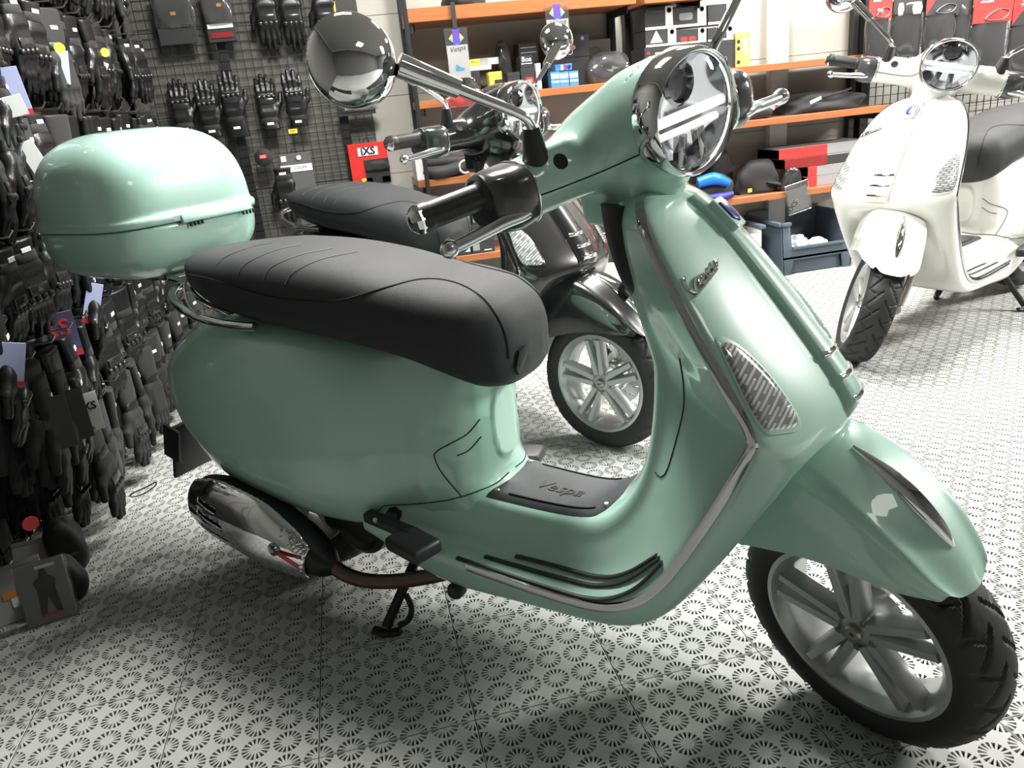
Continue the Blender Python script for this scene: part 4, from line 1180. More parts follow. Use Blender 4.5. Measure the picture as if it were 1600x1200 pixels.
def sleeve(label, px_top, px_bot, wpx, y, hang, second):
    """clear plastic sleeve with a leaflet, hanging from the top shelf"""
    a = at_axis(px_top[0], px_top[1], 1, y); b = at_axis(px_bot[0], px_bot[1], 1, y)
    w = abs(at_axis(px_top[0] + wpx, px_top[1], 1, y)[0] - a[0]); h = a[2] - b[2]
    r = empty('leaflet_sleeve', (a[0], y, a[2]), 0, label, 'leaflet', 'hanging leaflets')
    link('clear_sleeve', box('clear_sleeve', (0, 0, -h / 2), (w / 2, .002, h / 2), None, .001, 1), M['bag'], r)
    lf = link('leaflet', box('leaflet', (0, .0, -h * .66), (w * .46, .0008, h * .33)), M['white_card'], r)
    link('lettering', text_mesh('lettering', 'Vespa', w * .30, .3), M['ink'], lf, M=Matrix.Translation((0, -.0014, -h * .41)) @ Matrix.Rotation(math.pi / 2, 4, 'X') @ Matrix.Rotation(.12, 4, 'Z'))
    if second == 'blue':
        link('printed_picture', prism('printed_picture', [(-.02, 0), (.02, 0), (.03, .012), (.012, .015), (-.01, .03), (-.016, .03)], .0004, Matrix.Translation((0, -.0012, -h * .85)) @ Matrix.Rotation(math.pi / 2, 4, 'X')), M['cyan'], lf)
    else:
        link('printed_picture', prism('printed_picture', [(-.012, 0), (.012, 0), (.012, .006), (-.004, .008), (-.01, .018)], .0004, Matrix.Translation((0, -.0012, -h * .56)) @ Matrix.Rotation(math.pi / 2, 4, 'X')), M['blue'], lf)
    e = w * .33
    for nm, pts, mk in (('yellow_corner', [(-e, 0), (-e * .3, e * .8), (0, e), (0, 0)], 'yellow_card'), ('cyan_corner', [(0, 0), (e, 0), (0, -e * .9), (-e, 0)], 'cyan'), ('yellow_corner', [(0, 0), (0, e), (e * .3, e * .8), (e, 0)], 'yellow_card')):
        link(nm, prism(nm, pts, .0004, Matrix.Translation((0, -.0026, -h * .2)) @ Matrix.Rotation(math.pi / 2, 4, 'X')), M[mk], r)
    link('purple_tab', box('purple_tab', (0, -.0034, -h * .17), (w * .16, .0006, h * .15), None, .0005, 1), M['purple'], r)
    if hang: link('strap', box('strap', (0, 0, hang / 2 - .005), (.011, .002, hang / 2 + .01), None, .0008, 1), M['plastic'], r)
    return r
sleeve('clear leaflet sleeve on a black strap, lower of the two under the top shelf', (711, 44), (727, 122), 36, SY0 - .01, .11, 'blue')
sleeve('clear leaflet sleeve hung against the top shelf edge without a strap', (869, 5), (869, 80), 37, SY0 - .012, 0, 'x')
# left bay, shelf with the small boxes
yb = 2.95
def top_of(px, y): return px_rect(*px, y)[2] + .0015
B1 = (733, 111, 750, 122); t1 = top_of(B1, 3.01)
carton('flat dark box at the bottom of the pile by the leaflet', B1, 3.01, .13, ZB, 'dark_card')
B2 = (733, 103, 768, 110); t2 = top_of(B2, 3.01)
carton('flat grey box under the yellow topped box', B2, 3.01, .13, t1, 'white_card')
carton('yellow topped grey box beside the hanging leaflet', (733, 91, 780, 103), 3.02, .12, t2, 'grey_card', prints=(('patch', -.32, .5, (.36, .9), 0, 'yellow_card'), ('text', -.32, .5, .022, 'MH', 'ink'), ('patch', .3, .5, (.3, .8), 0, 'white_card')))
carton('yellow and red diagonal striped small box', (765, 112, 785, 129), 2.945, .06, ZB, 'yellow_card', prints=(('patch', .1, .3, (.5, .35), 0, 'red_card'), ('patch', .2, .55, (.6, .18), 0, 'ink'),))
carton('black box with white lettering standing low beside the yellow striped box', (794, 113, 813, 128), 2.96, .08, ZB, 'dark_card', prints=(('text', 0, .35, .034, 'Boa', 'ink_white'),))
B3 = (815, 106, 836, 128); t3 = top_of(B3, 2.97)
carton('black box with small red and white badge on the shelf', B3, 2.97, .09, ZB, 'dark_card', prints=(('patch', .1, .42, (.6, .34), 0, 'red_card'), ('text', .1, .42, .020, 'iXS', 'ink_white')))
carton('black box with white lettering stacked on the red badged box', (814, 87, 833, 106), 2.97, .09, t3, 'dark_card', prints=(('text', 0, .7, .034, 'Boa', 'ink_white'), ('patch', 0, .35, (.9, .06), 0, 'ink_white')))
B4 = (812, 98, 842, 120); t4 = top_of(B4, 3.11)
carton('dark lower box standing behind the red badged box', B4, 3.11, .12, ZB, 'dark_card')
carton('dark lined upper box standing behind the red badged box', (812, 66, 842, 98), 3.11, .12, t4, 'dark_card', prints=(('patch', 0, .5, (.8, .05), 0, 'grey_card'), ('patch', 0, .75, (.8, .05), 0, 'grey_card')))
carton('small white packet beside the black scooter mirror', (838, 99, 845, 112), 2.97, .04, ZB, 'white_card')
bl = [(861, 112, 875, 127), (875, 112, 889, 126), (890, 111, 904, 125)]
tb = max(px_rect(*b, 2.95)[2] for b in bl) + .0015
for k, b in enumerate(bl):
    carton(['small blue box nearest the mirror in the row of three', 'small blue box in the middle of the row of three', 'small blue box at the right end of the row of three'][k], b, 2.95, .06, ZB, 'blue_box', group='small blue boxes', prints=(('patch', 0, .72, (.9, .3), 0, 'white_card'), ('text', 0, .35, .016, 'TIMEO', 'ink_white')))
carton('larger blue box with red stripe on top of the small blue boxes', (868, 100, 894, 112), 2.95, .065, tb, 'blue_box', prints=(('patch', -.1, .5, (.14, .8), 0, 'white_card'), ('patch', .12, .5, (.12, .7), 0, 'red_card'), ('dot', .32, .5, .010, 0, 'blue')))
B5 = (856, 91, 922, 108); t5 = top_of(B5, 3.07)
carton('flat black box under the large dark box with pink dot', B5, 3.07, .14, ZB, 'dark_card')
carton('large dark box with white lettering and a pink dot', (856, 55, 922, 90), 3.07, .13, t5, 'dark_card', prints=(('text', -.12, .25, .045, 'ARIO', 'ink_white'), ('dot', .12, .45, .011, 0, 'pink'), ('dot', .1, .8, .008, 0, 'grey_card'), ('dot', .34, .82, .009, 0, 'grey_card')))
r = empty('comic_card', (0, 0, 0), 0, 'card with a pencil cartoon drawing leaning on the back wall', 'card')
x0, x1, zt, zb_ = px_rect(922, 60, 960, 95, 3.2)
r.location = ((x0 + x1) / 2, 3.24, ZB)
hcc = zt - ZB
link('card_sheet', box('card_sheet', (0, 0, hcc / 2), ((x1 - x0) / 2, .002, hcc / 2), None, .0005, 1), M['beige_card'], r)
for k, (u, v_, rx, rz_) in enumerate(((-.4, .7, .035, .05), (.5, .6, .028, .04), (-.4, .5, .012, .01))):
    link('drawn_line', tube('drawn_line', [(u * (x1 - x0) / 2 + rx * math.cos(a), -.003, v_ * hcc + rz_ * .6 * math.sin(a)) for a in np.linspace(0, 6.0, 18)], .0014, 5), M['ink'], r)
def bag_extra(r, w, h, d): link('clear_bag', lump('clear_bag', (w / 2 * 1.08, d / 2 * 1.08, h / 1.2), 91), M['bag'], r)
cloth_item('wrapped_garment', 'black garment in a clear bag at the right of the small boxes', 'garment', (926, 84, 990, 118), 2.98, ZB, .18, 'textile', 3, extra=bag_extra)
cloth_item('wrapped_garment', 'black garment in a clear bag behind the white lettered boxes', 'garment', (780, 70, 803, 118), 3.10, ZB, .12, 'textile', 4, extra=bag_extra)
cloth_item('wrapped_garment', 'flat bagged red and white parts kit at the shelf edge', 'parts kit', (700, 141, 758, 157), 2.86, ZB - .045, .045, 'red_card', 5, extra=bag_extra)
cloth_item('wrapped_garment', 'flat black bagged strap in front of the yellow striped box', 'strap', (757, 131, 812, 140), 2.925, ZB, .018, 'textile', 6, extra=bag_extra)
cloth_item('wrapped_garment', 'dark bagged item lying under the lower leaflet', 'parts kit', (690, 122, 748, 136), 2.935, ZB, .05, 'textile', 7, extra=bag_extra)
# top shelf edge item
cloth_item('folded_jacket', 'dark folded jacket lying on the top shelf', 'jacket', (700, -30, 760, 3), 2.98, ZA, .25, 'textile', 8)
# neck cushion in an open white box
r = carton('white open box holding the black neck brace', (652, 240, 668, 278), 2.93, .20, ZC, 'white_card')
x0, x1, zt, _ = px_rect(663, 246, 738, 278, 2.94)
nb = empty('neck_brace', ((x0 + x1) / 2, 3.0, ZC), 0, 'black padded neck brace with a round opening', 'neck brace')
w, h = x1 - x0, zt - ZC
link('padding', joined('padding', [tube('padding', [(-w / 2, -.02, h * .75), (-w * .2, -.04, h * .8), (w * .2, -.04, h * .78), (w / 2, 0, h * .6), (w * .46, .05, h * .4)], [.02, .028, .03, .026, .02], 12, smooth_n=4), tube('padding', [(-w * .48, -.05, h * .42), (-w * .25, -.07, h * .3), (0, -.07, h * .34), (w * .2, -.06, h * .42), (w * .4, -.05, h * .46)], [.025, .034, .03, .034, .03], 12, smooth_n=4), tube('padding', [(-w * .4, 0, .02), (w * .4, 0, .02)], .02, 10)]), M['textile'], nb)
link('ring', lathe('ring', [(.030, -.004), (.036, 0), (.030, .004), (.026, 0)], (w * .36, -.09, h * .45), (0, -1, .1), 28, 50, True), M['beige_card'], nb)
# black cartons low on the left shelving
pos = [(697, 331, 738, 357, 0), (738, 330, 775, 357, 0), (700, 357, 738, 378, 1), (738, 355, 775, 378, 1), (703, 380, 738, 400, 2), (738, 378, 775, 400, 2)]
zz = {2: ZD, 1: ZD + .075, 0: ZD + .15}
side = {697: 'left', 700: 'left', 703: 'left', 738: 'right'}
lvl = {0: 'top', 1: 'middle', 2: 'bottom'}
for px0, py0, px1, py1, l in pos:
    x0, x1, _, _ = px_rect(px0, py0, px1, py1, 2.93)
    r = empty('parts_box', ((x0 + x1) / 2, 3.02, zz[l]), 0, 'black parts box, %s of the %s stack below the mint scooter brake lever' % (lvl[l], side[px0]), 'box', 'black parts boxes')
    w = (x1 - x0) * .96
    link('body', box('body', (0, 0, .037), (w / 2, .09, .0365), None, .0015, 1), M['dark_card'], r)
    link('flap', box('flap', (0, 0, .066), (w / 2 + .001, .091, .009), None, .001, 1), M['dark_card'], r)
    link('printed_patch', box('printed_patch', (w * (.3 if px0 < 730 else -.3), -.0912, .034), (.018, .0006, .018)), M['pale_blue'] if px0 < 730 else M['grey_card'], r)
    link('printed_line', box('printed_line', (w * (-.15 if px0 < 730 else .2), -.0912, .014), (.02, .0005, .0025)), M['ink_white'], r)
for k, (px0, py0, px1, py1) in enumerate([(915, 338, 961, 357), (918, 357, 962, 375)]):
    x0, x1, _, _ = px_rect(px0, py0, px1, py1, 2.93)
    r = empty('parts_box', ((x0 + x1) / 2, 3.0, ZD + (.082 if k == 0 else 0)), 0, ['black parts box with round pink label, upper of the two by the mint leg shield', 'black parts box with round pink label, lower of the two by the mint leg shield'][k], 'box', 'black parts boxes')
    w = x1 - x0
    link('body', box('body', (0, 0, .040), (w / 2, .07, .0395), None, .0015, 1), M['dark_card'], r)
    link('flap', box('flap', (0, 0, .072), (w / 2 + .001, .071, .009), None, .001, 1), M['dark_card'], r)
    link('round_label', lathe('round_label', [(0, .001), (.017, .001), (.017, 0)], (w * .38, -.071, .04), (0, -1, 0), 20), M['pink'], r)
    link('printed_line', box('printed_line', (w * .18, -.0712, .016), (.018, .0005, .003)), M['ink_white'], r)
    link('printed_patch', box('printed_patch', (-w * .33, -.0712, .04), (.010, .0005, .022)), M['grey_card'], r)
cloth_item('bagged_parts', 'clear bag of parts on top of the pink labelled boxes', 'parts kit', (914, 326, 960, 340), 2.96, ZD + .165, .12, 'dark_card', 11, extra=bag_extra)
r = empty('blue_cloth', (0, 0, 0), 0, 'bright blue folder lying on the black parts boxes', 'folder')
a_ = at_axis(745, 328, 1, 2.95); r.location = (a_[0], 3.0, ZD + .228)
link('cover', box('cover', (0, 0, .008), (.07, .06, .008), Matrix.Rotation(.1, 3, 'X'), .002), M['bright_blue'], r); link('sheets', box('sheets', (0, .004, .006), (.066, .058, .004)), M['white_card'], r)
# crumpled white rags and cables on the floor by the shelving
def rag_pile(label, px, y, seed, m, hh, n=26):
    x0, x1, zt, _ = px_rect(*px, y)
    r = empty('rag_pile', ((x0 + x1) / 2, y + .1, 0), 0, label, 'rags')
    rng = random.Random(seed); ms = []
    w = (x1 - x0) / 2
    for k in range(n):
        c = (rng.uniform(-w, w), rng.uniform(-.1, .1)); L = rng.uniform(.08, .18); a = rng.uniform(0, 6.28)
        z = hh * max(.12, 1 - abs(c[0]) / w * .8) * rng.uniform(.4, 1)
        pts = [(c[0] + L * (t - .5) * math.cos(a) + rng.uniform(-.02, .02), c[1] + L * (t - .5) * math.sin(a), max(.008, z + rng.uniform(-.03, .03))) for t in (0, .33, .66, 1)]
        ms.append(tube('strip', pts, .009, 6, smooth_n=4, flat=.35))
    core = link('heap', lump('heap', (w, .12, hh * .75), seed + 1), M[m], r)
    for k, m_ in enumerate(ms): link('strip', m_, M[m if k % 3 else 'grey_card'], r)
    return r
rag_pile('heap of white and grey cleaning rags on the floor behind the black fender', (925, 408, 990, 450), 2.86, 21, 'white_card', .20)
cb = empty('cable_heap', (0, 0, 0), 0, 'tangle of dark cables on the floor under the left shelves', 'cables')
a_ = at_axis(765, 440, 1, 3.0); cb.location = (a_[0], 3.02, 0)
for k in range(9):
    rr_ = random.Random(k); link('cable', tube('cable', [(rr_.uniform(-.2, .2), rr_.uniform(-.12, .12), rr_.uniform(.01, .22)) for _ in range(5)], .006, 6, smooth_n=6), M['plastic' if k % 3 else 'white_card'], cb)
# right bay, top: black boxes with white bands
zB = RB
def banded(label, px, y, zb, picture):
    x0, x1, zt, _ = px_rect(*px, y); w, h = x1 - x0, zt - zb
    r = empty('accessory_box', ((x0 + x1) / 2, y + .09, zb), 0, label, 'box', 'black accessory boxes')
    link('body', box('body', (0, 0, h / 2), (w / 2, .09, h / 2 - .0005), None, .0015, 1), M['dark_card'], r)
    link('white_band', box('white_band', (w * .36, -.0905, h * .5), (w * .13, .001, h * .49)), M['white_card'], r)
    link('white_base', box('white_base', (0, -.0908, h * .06), (w * .49, .001, h * .06)), M['white_card'], r)
    link('band_mark', lathe('band_mark', [(.008, 0), (.013, .001), (.013, 0)], (w * .36, -.0918, h * .8), (0, -1, 0), 16), M['ink'], r)
    if picture == 'triangle': link('printed_picture', prism('printed_picture', [(-.035, 0), (.035, 0), (0, .06)], .0006, Matrix.Translation((-w * .15, -.0912, h * .22)) @ Matrix.Rotation(math.pi / 2, 4, 'X')), M['beige_card'], r)
    if picture == 'red':
        for u in (-.25, .02): link('printed_picture', prism('printed_picture', rrect(w * .22, h * .3, .008), .0006, Matrix.Translation((u * w, -.0912, h * .32)) @ Matrix.Rotation(math.pi / 2, 4, 'X')), M['red_card'], r)
    if picture == 'grey': link('printed_picture', prism('printed_picture', rrect(w * .4, h * .35, .01), .0006, Matrix.Translation((-w * .12, -.0912, h * .5)) @ Matrix.Rotation(math.pi / 2, 4, 'X')), M['grey_card'], r)
yS = 2.99
carton('long black box at the foot of the banded boxes behind the headlight', (1008, 68, 1150, 105), yS, .20, RB, 'dark_card', prints=(('text', .30, .35, .030, 'STUDIO', 'grey_card'), ('patch', -.28, .75, (.22, .12), 0, 'grey_card'), ('dot', -.46, .8, .008, 0, 'red_card')))
z1 = px_rect(1008, 68, 1150, 105, yS)[2] + .0015
banded('black accessory box printed with a white triangle', (1009, 46, 1057, 73), yS, z1, 'triangle')
banded('black accessory box printed with red shapes', (1057, 45, 1104, 73), yS, z1, 'red')
banded('black accessory box with pale band at the right end of lower row', (1106, 42, 1146, 72), yS, z1, 'plain')
z2 = max(px_rect(*q_, yS)[2] for q_ in ((1009, 46, 1057, 73), (1057, 45, 1104, 73), (1106, 42, 1146, 72))) + .0015
banded('black accessory box with dark picture, upper row left', (1008, 10, 1052, 46), yS, z2, 'plain')
banded('black accessory box with grey picture, upper row middle', (1052, 9, 1104, 45), yS, z2, 'grey')
banded('black accessory box, upper row right behind the mirror stem', (1106, 6, 1146, 42), yS, z2, 'plain')
carton('yellow upright box with black holes and white window', (1150, 51, 1171, 101), 2.98, .10, RB, 'mustard', prints=(('patch', .18, .62, (.3, .5), 0, 'white_card'), ('dot', -.32, .75, .010, 0, 'ink'), ('dot', -.32, .55, .010, 0, 'ink'), ('dot', -.32, .15, .010, 0, 'ink')))
# right bay, middle: folded black garments
def tagx(r, w, h, d): link('white_tag', box('white_tag', (-w * .18, -d * .52, h * .62), (.035, .002, .008), Matrix.Rotation(-.3, 3, 'Y')), M['white_card'], r); link('strap', tube('strap', [(-w * .1, -d * .45, h * .7), (w * .15, -d * .5, h * .9), (w * .3, -d * .35, h * 1.0)], .006, 6, smooth_n=4), M['textile'], r)
cloth_item('folded_garment', 'black folded garment with white tag at the right of the middle shelf', 'garment', (1232, 142, 1358, 178), 2.96, RC, .22, 'textile', 31, extra=tagx)
def tagr(r, w, h, d): link('red_label', box('red_label', (w * .4, -d * .5, h * .55), (.014, .002, .010), Matrix.Rotation(.6, 3, 'Y')), M['pink'], r)
cloth_item('folded_garment', 'black folded garment with small red label behind the lever ball', 'garment', (1142, 158, 1214, 190), 2.95, RC, .20, 'textile', 32, extra=tagr)
# right bay, lower: bags, cap, packet, red boxes
def blue_x(r, w, h, d): 
    link('blue_panel', tube('blue_panel', [(-w * .5, -d * .4, h * .75), (-w * .1, -d * .55, h * .85), (w * .3, -d * .5, h * .6)], [.03, .035, .02], 10, smooth_n=4), M['bright_blue'], r)
    link('blue_panel', tube('blue_panel', [(-w * .5, -d * .45, h * .12), (0, -d * .58, h * .10), (w * .4, -d * .5, h * .18)], [.025, .03, .018], 10, smooth_n=4), M['navy'], r)
cloth_item('knee_pad', 'blue and black padded protector beside the mint badge', 'protector', (1092, 272, 1150, 312), 2.93, RD, .12, 'textile', 33, extra=blue_x)
cloth_item('dark_bag', 'dark bag standing behind the blue protector', 'bag', (1105, 228, 1150, 300), 3.12, RD, .11, 'textile', 34)
def cap_x(r, w, h, d):
    link('brim', lump('brim', (w * .30, d * .5, .016), 77), M['textile'], r, M=Matrix.Translation((w * .42, -d * .2, .03)) @ Matrix.Rotation(.25, 4, 'Y'))
    link('yellow_label', box('yellow_label', (-w * .32, -d * .52, h * .14), (.012, .002, .010)), M['yellow_card'], r)
cloth_item('cap', 'black cap with a wide brim on the lower shelf', 'cap', (1160, 250, 1222, 305), 2.97, RD, .13, 'textile', 35, extra=cap_x)
cloth_item('dark_bag', 'shiny black wrapped bag between the cap and the red boxes', 'bag', (1226, 262, 1254, 290), 2.925, RD, .035, 'guard', 36)
a_ = at_axis(1248, 276, 1, SY0 - .01); b_ = at_axis(1250, 314, 1, SY0 - .01)
r = empty('packet', (a_[0], SY0 - .012, RD - .02), 0, 'clear plastic packet with a printed card hanging over the shelf edge', 'packet')
link('clear_sleeve', box('clear_sleeve', (0, 0, -.02), (.075, .003, .085), Matrix.Rotation(-.2, 3, 'Y'), .001, 1), M['bag'], r)
c_ = link('card_sheet', box('card_sheet', (0, .0005, -.03), (.062, .001, .065), Matrix.Rotation(-.2, 3, 'Y')), M['grey_card'], r)
link('lettering', text_mesh('lettering', 'iXS', .05), M['ink'], c_, M=Matrix.Translation((-.035, -.004, -.065)) @ Matrix.Rotation(math.pi / 2, 4, 'X') @ Matrix.Rotation(.9, 4, 'Z'))
for k, (px0, py0, px1, py1, lab) in enumerate([(1217, 233, 1345, 249, 'grey topped red box, topmost of the red stack on lower shelf'), (1226, 248, 1345, 263, 'dark red box second from top of the red stack'), (1262, 263, 1345, 278, 'grey sided red box third from top of the red stack'), (1262, 278, 1345, 293, 'grey sided red box at the bottom of the red stack')]):
    x0, x1, _, _ = px_rect(px0, py0, px1, py1, 2.98)
    xl = at_axis(px0, py1, 1, 2.98)[0]; xr = 3.54
    z0 = RD + (3 - k) * .058; w = xr - xl
    r = empty('shoe_box', ((xl + xr) / 2, 3.10, z0), 0, lab, 'box', 'red boxes on the lower shelf')
    rot = Matrix.Rotation(math.radians(0), 3, 'Z')
    link('body', box('body', (0, 0, .028), (w / 2, .12, .0278), rot, .0015, 1), M['grey_card' if k != 1 else 'dark_card'], r)
    xs = (1292 if k < 2 else 1276)
    xe = at_axis(xs, py1, 1, 2.98)[0]
    link('red_end', box('red_end', ((xl + xe) / 2 - (xl + xr) / 2, -.001, .028), ((xe - xl) / 2, .1215, .0282), rot, .0015, 1), M['red_card' if k != 1 else 'dark_red'], r)
    link('lid', box('lid', (0, 0, .053), (w / 2 + .001, .1205, .0035), rot, .001, 1), M['grey_card'], r)
# blue grey stacking bin with a cut away front
bl_, br_ = at_axis(1222, 432, 2, 0), at_axis(1322, 417, 2, 0)
bw, bd_, bh = .44, .40, .30
bx = (bl_[0] + br_[0]) / 2 + .02; by = 2.855
bn = empty('storage_bin', (bx, by, 0), 0, 'blue grey plastic stacking bin with a low cut out front', 'bin')
def panel(name, outline, th, Mx, par=bn, m='bin_blue', bev=.003): return link(name, prism(name, outline, th, Mx, bev), M[m], par)
FRONT = [(-bw / 2, 0), (-bw / 2 + .05, 0), (-bw / 2 + .065, .085), (bw / 2 - .065, .085), (bw / 2 - .05, 0), (bw / 2, 0), (bw / 2 + .02, bh), (bw / 2 - .035, bh), (bw / 2 - .055, .155), (-bw / 2 + .055, .155), (-bw / 2 + .035, bh), (-bw / 2 - .02, bh)]
RX = Matrix.Rotation(math.pi / 2, 4, 'X')
panel('front_panel', FRONT, .012, Matrix.Translation((0, .012, 0)) @ RX)
panel('recess_panel', [(-bw / 2 + .05, 0.004), (bw / 2 - .05, 0.004), (bw / 2 - .065, .09), (-bw / 2 + .065, .09)], .008, Matrix.Translation((0, .03, 0)) @ RX)
panel('back_panel', [(-bw / 2, 0), (bw / 2, 0), (bw / 2 + .02, bh + .03), (-bw / 2 - .02, bh + .03)], .012, Matrix.Translation((0, bd_, 0)) @ RX)
for sx in (-1, 1):
    link('side_panel', box('side_panel', (sx * (bw / 2 + .006), bd_ / 2, bh / 2), (.006, bd_ / 2, bh / 2), Matrix.Rotation(sx * .065, 3, 'Y'), .002, 1), M['bin_blue'], bn)
    link('rim', box('rim', (sx * (bw / 2 + .02), bd_ / 2, bh), (.018, bd_ / 2 + .01, .010), None, .004), M['bin_blue'], bn)
link('rim', box('rim', (0, .0, .155), (bw / 2 - .055, .012, .008), None, .003), M['bin_blue'], bn)
for sx in (-1, 1): link('rim', box('rim', (sx * (bw / 2 - .008), -.002, bh), (.03, .014, .010), None, .003), M['bin_blue'], bn)
link('bottom_panel', box('bottom_panel', (0, bd_ / 2, .10), (bw / 2, bd_ / 2, .006)), M['bin_blue'], bn)
for k, (dx, dy, sz) in enumerate(((-.07, .075, .045), (.05, .08, .055), (-.12, .19, .045), (.0, .22, .055))):
    g = link('white_cloth', lump('white_cloth', (sz, sz * .8, .055), 50 + k, .4, .18), M['white_card']); g.location = (bx + dx, by + dy, .107)
    tag(g, ['crumpled white cloth at the front left of the blue grey bin', 'largest crumpled white cloth in the blue grey bin', 'crumpled white cloth at the left wall of the blue grey bin', 'crumpled white cloth at the back of the blue grey bin'][k], 'cloth', 'white cloths in the bin')
# pale crate left of the bin
cr = empty('plastic_crate', (bx - .46, by + .06, 0), 0, 'pale grey crate standing left of the blue grey bin', 'crate')
for sx in (-1, 1): link('side_panel', box('side_panel', (sx * .12, .12, .15), (.008, .13, .15), None, .003), M['pale_plastic'], cr)
link('front_panel', box('front_panel', (0, 0, .13), (.125, .008, .13), None, .003), M['pale_plastic'], cr); link('back_panel', box('back_panel', (0, .245, .15), (.125, .008, .15), None, .003), M['pale_plastic'], cr)
link('rim', box('rim', (.13, .12, .295), (.02, .14, .012), None, .004), M['bin_blue'], cr)

# ================================================================== gloves and accessories on the walls
def glove_sdf(cuff_len, flare, curl):
    def Fg(X, Y, Z):
        cu = sweep(-Z, X, Y, [(.0, 0, 0, .020, flare), (cuff_len * .6, 0, 0, .019, flare * .86), (cuff_len, 0, 0, .017, .038), (cuff_len + .02, 0, 0, .016, .038)], 2.6)
        pz = -(cuff_len + .06)
        pa = rbox(X, Y, Z, (0, 0, pz), (.018, .046, .058), .017)
        d = smin(cu, pa, .02)
        for y, L in ((-.034, .075), (-.0115, .092), (.0115, .088), (.034, .066)):
            k = (0, y, pz - .045); m_ = (curl * .6, y * 1.08, pz - .045 - L * .55); t = (curl * 1.8, y * 1.1, pz - .045 - L)
            f = smin(capsule(X, Y, Z, k, m_, .0125, .0115), capsule(X, Y, Z, m_, t, .0115, .0098), .006)
            d = smin(d, f, .007)
        th = smin(capsule(X, Y, Z, (0, .036, pz + .03), (curl * .5, .062, pz - .005), .016, .0135), capsule(X, Y, Z, (curl * .5, .062, pz - .005), (curl, .068, pz - .045), .0135, .011), .006)
        return smin(d, th, .012)
    return Fg
def glove_meshes(tag_, cuff_len, flare, curl):
    body = surfnet('glove_' + tag_, glove_sdf(cuff_len, flare, curl), (-.04, -.085, -(cuff_len + .235)), (.065, .09, .008), .0062)
    pz = -(cuff_len + .06)
    kn = joined('knuckle_guard', [lathe('knuckle_guard', [(.010, 0), (.009, .006), (.005, .009), (0, .010)], (-.016, y, pz - .034), (-1, 0, -.1), 10) for y in (-.034, -.0115, .0115, .034)] + [box('knuckle_guard', (-.018, 0, pz - .012), (.004, .034, .014), None, .003)])
    a = np.linspace(0, 2 * np.pi, 28, endpoint=False)
    def ringm(z0, z1, hx, hy, nm):
        rows = [[(hx * np.sign(np.cos(t)) * abs(np.cos(t)) ** .8, hy * np.sign(np.sin(t)) * abs(np.sin(t)) ** .8, z) for t in a] for z in (z0, z1)]
        rows = [[(x * .97, y * .97, z0 - .001) for x, y, z in rows[0]]] + rows + [[(x * .97, y * .97, z1 + .001) for x, y, z in rows[1]]]
        return fix_normals(mk_mesh(nm, np.array(rows).reshape(-1, 3), grid_faces(4, 28, False, True), True, 40))
    st = ringm(-cuff_len + .005, -cuff_len + .028, .0205, .0425, 'wrist_strap')
    lb = box('brand_patch', (-.0205, .0, -cuff_len * .45), (.0012, .016, .006), None, .0008, 1)
    return body, kn, st, lb
GL = [glove_meshes('short', .06, .044, .010), glove_meshes('gauntlet', .13, .062, .006), glove_meshes('winter', .10, .054, .014)]
GM = ['leather', 'textile', 'leather']
def glove(loc, rot, kind, label, group, patch=True, cat='glove', patchm='ink_white'):
    r = empty('motorcycle_glove', loc, 0, label, cat, group); r.rotation_euler = rot
    b, k, s_, l = GL[kind]
    link('shell', b, M[GM[kind]], r)
    if kind != 1 or RNG.random() < .5: link('knuckle_guard', k, M['guard'], r)
    link('wrist_strap', s_, M['textile' if kind != 1 else 'leather'], r)
    if patch: link('brand_patch', l, M[patchm], r)
    return r
# ---- left wall: wire grid, rods, rows of gloves
rack = empty('glove_rack', (X0 + .02, 0, 0), 0, 'black wire grid rack covering the left wall, full of gloves', 'rack')
bm = bmesh.new()
for k in range(34): box_bm(bm, (0, .25 + k * .09, 1.05), (.002, .002, 1.05))
for k in range(22): box_bm(bm, (.004, 1.75, .06 + k * .095), (.002, 1.5, .002))
link('wire_grid', bm_mesh('wire_grid', bm, False), M['steel_black'], rack)
rows = [(1.86, 0), (1.545, 0), (1.225, 2), (.925, 0), (.645, 2), (.41, 1)]
names = ['topmost', 'second', 'third', 'fourth', 'fifth', 'lowest']
n_gl = 0
ORD = ['first', 'second', 'third', 'fourth', 'fifth', 'sixth', 'seventh', 'eighth', 'ninth', 'tenth', 'eleventh', 'twelfth', 'thirteenth', 'fourteenth', 'fifteenth', 'sixteenth', 'seventeenth', 'eighteenth', 'nineteenth', 'twentieth', 'twentyfirst', 'twentysecond', 'twentythird']
me_rod = tube('hook', [(0, 0, 0), (.15, 0, 0), (.30, 0, .004), (.312, 0, .018)], .0028, 6)
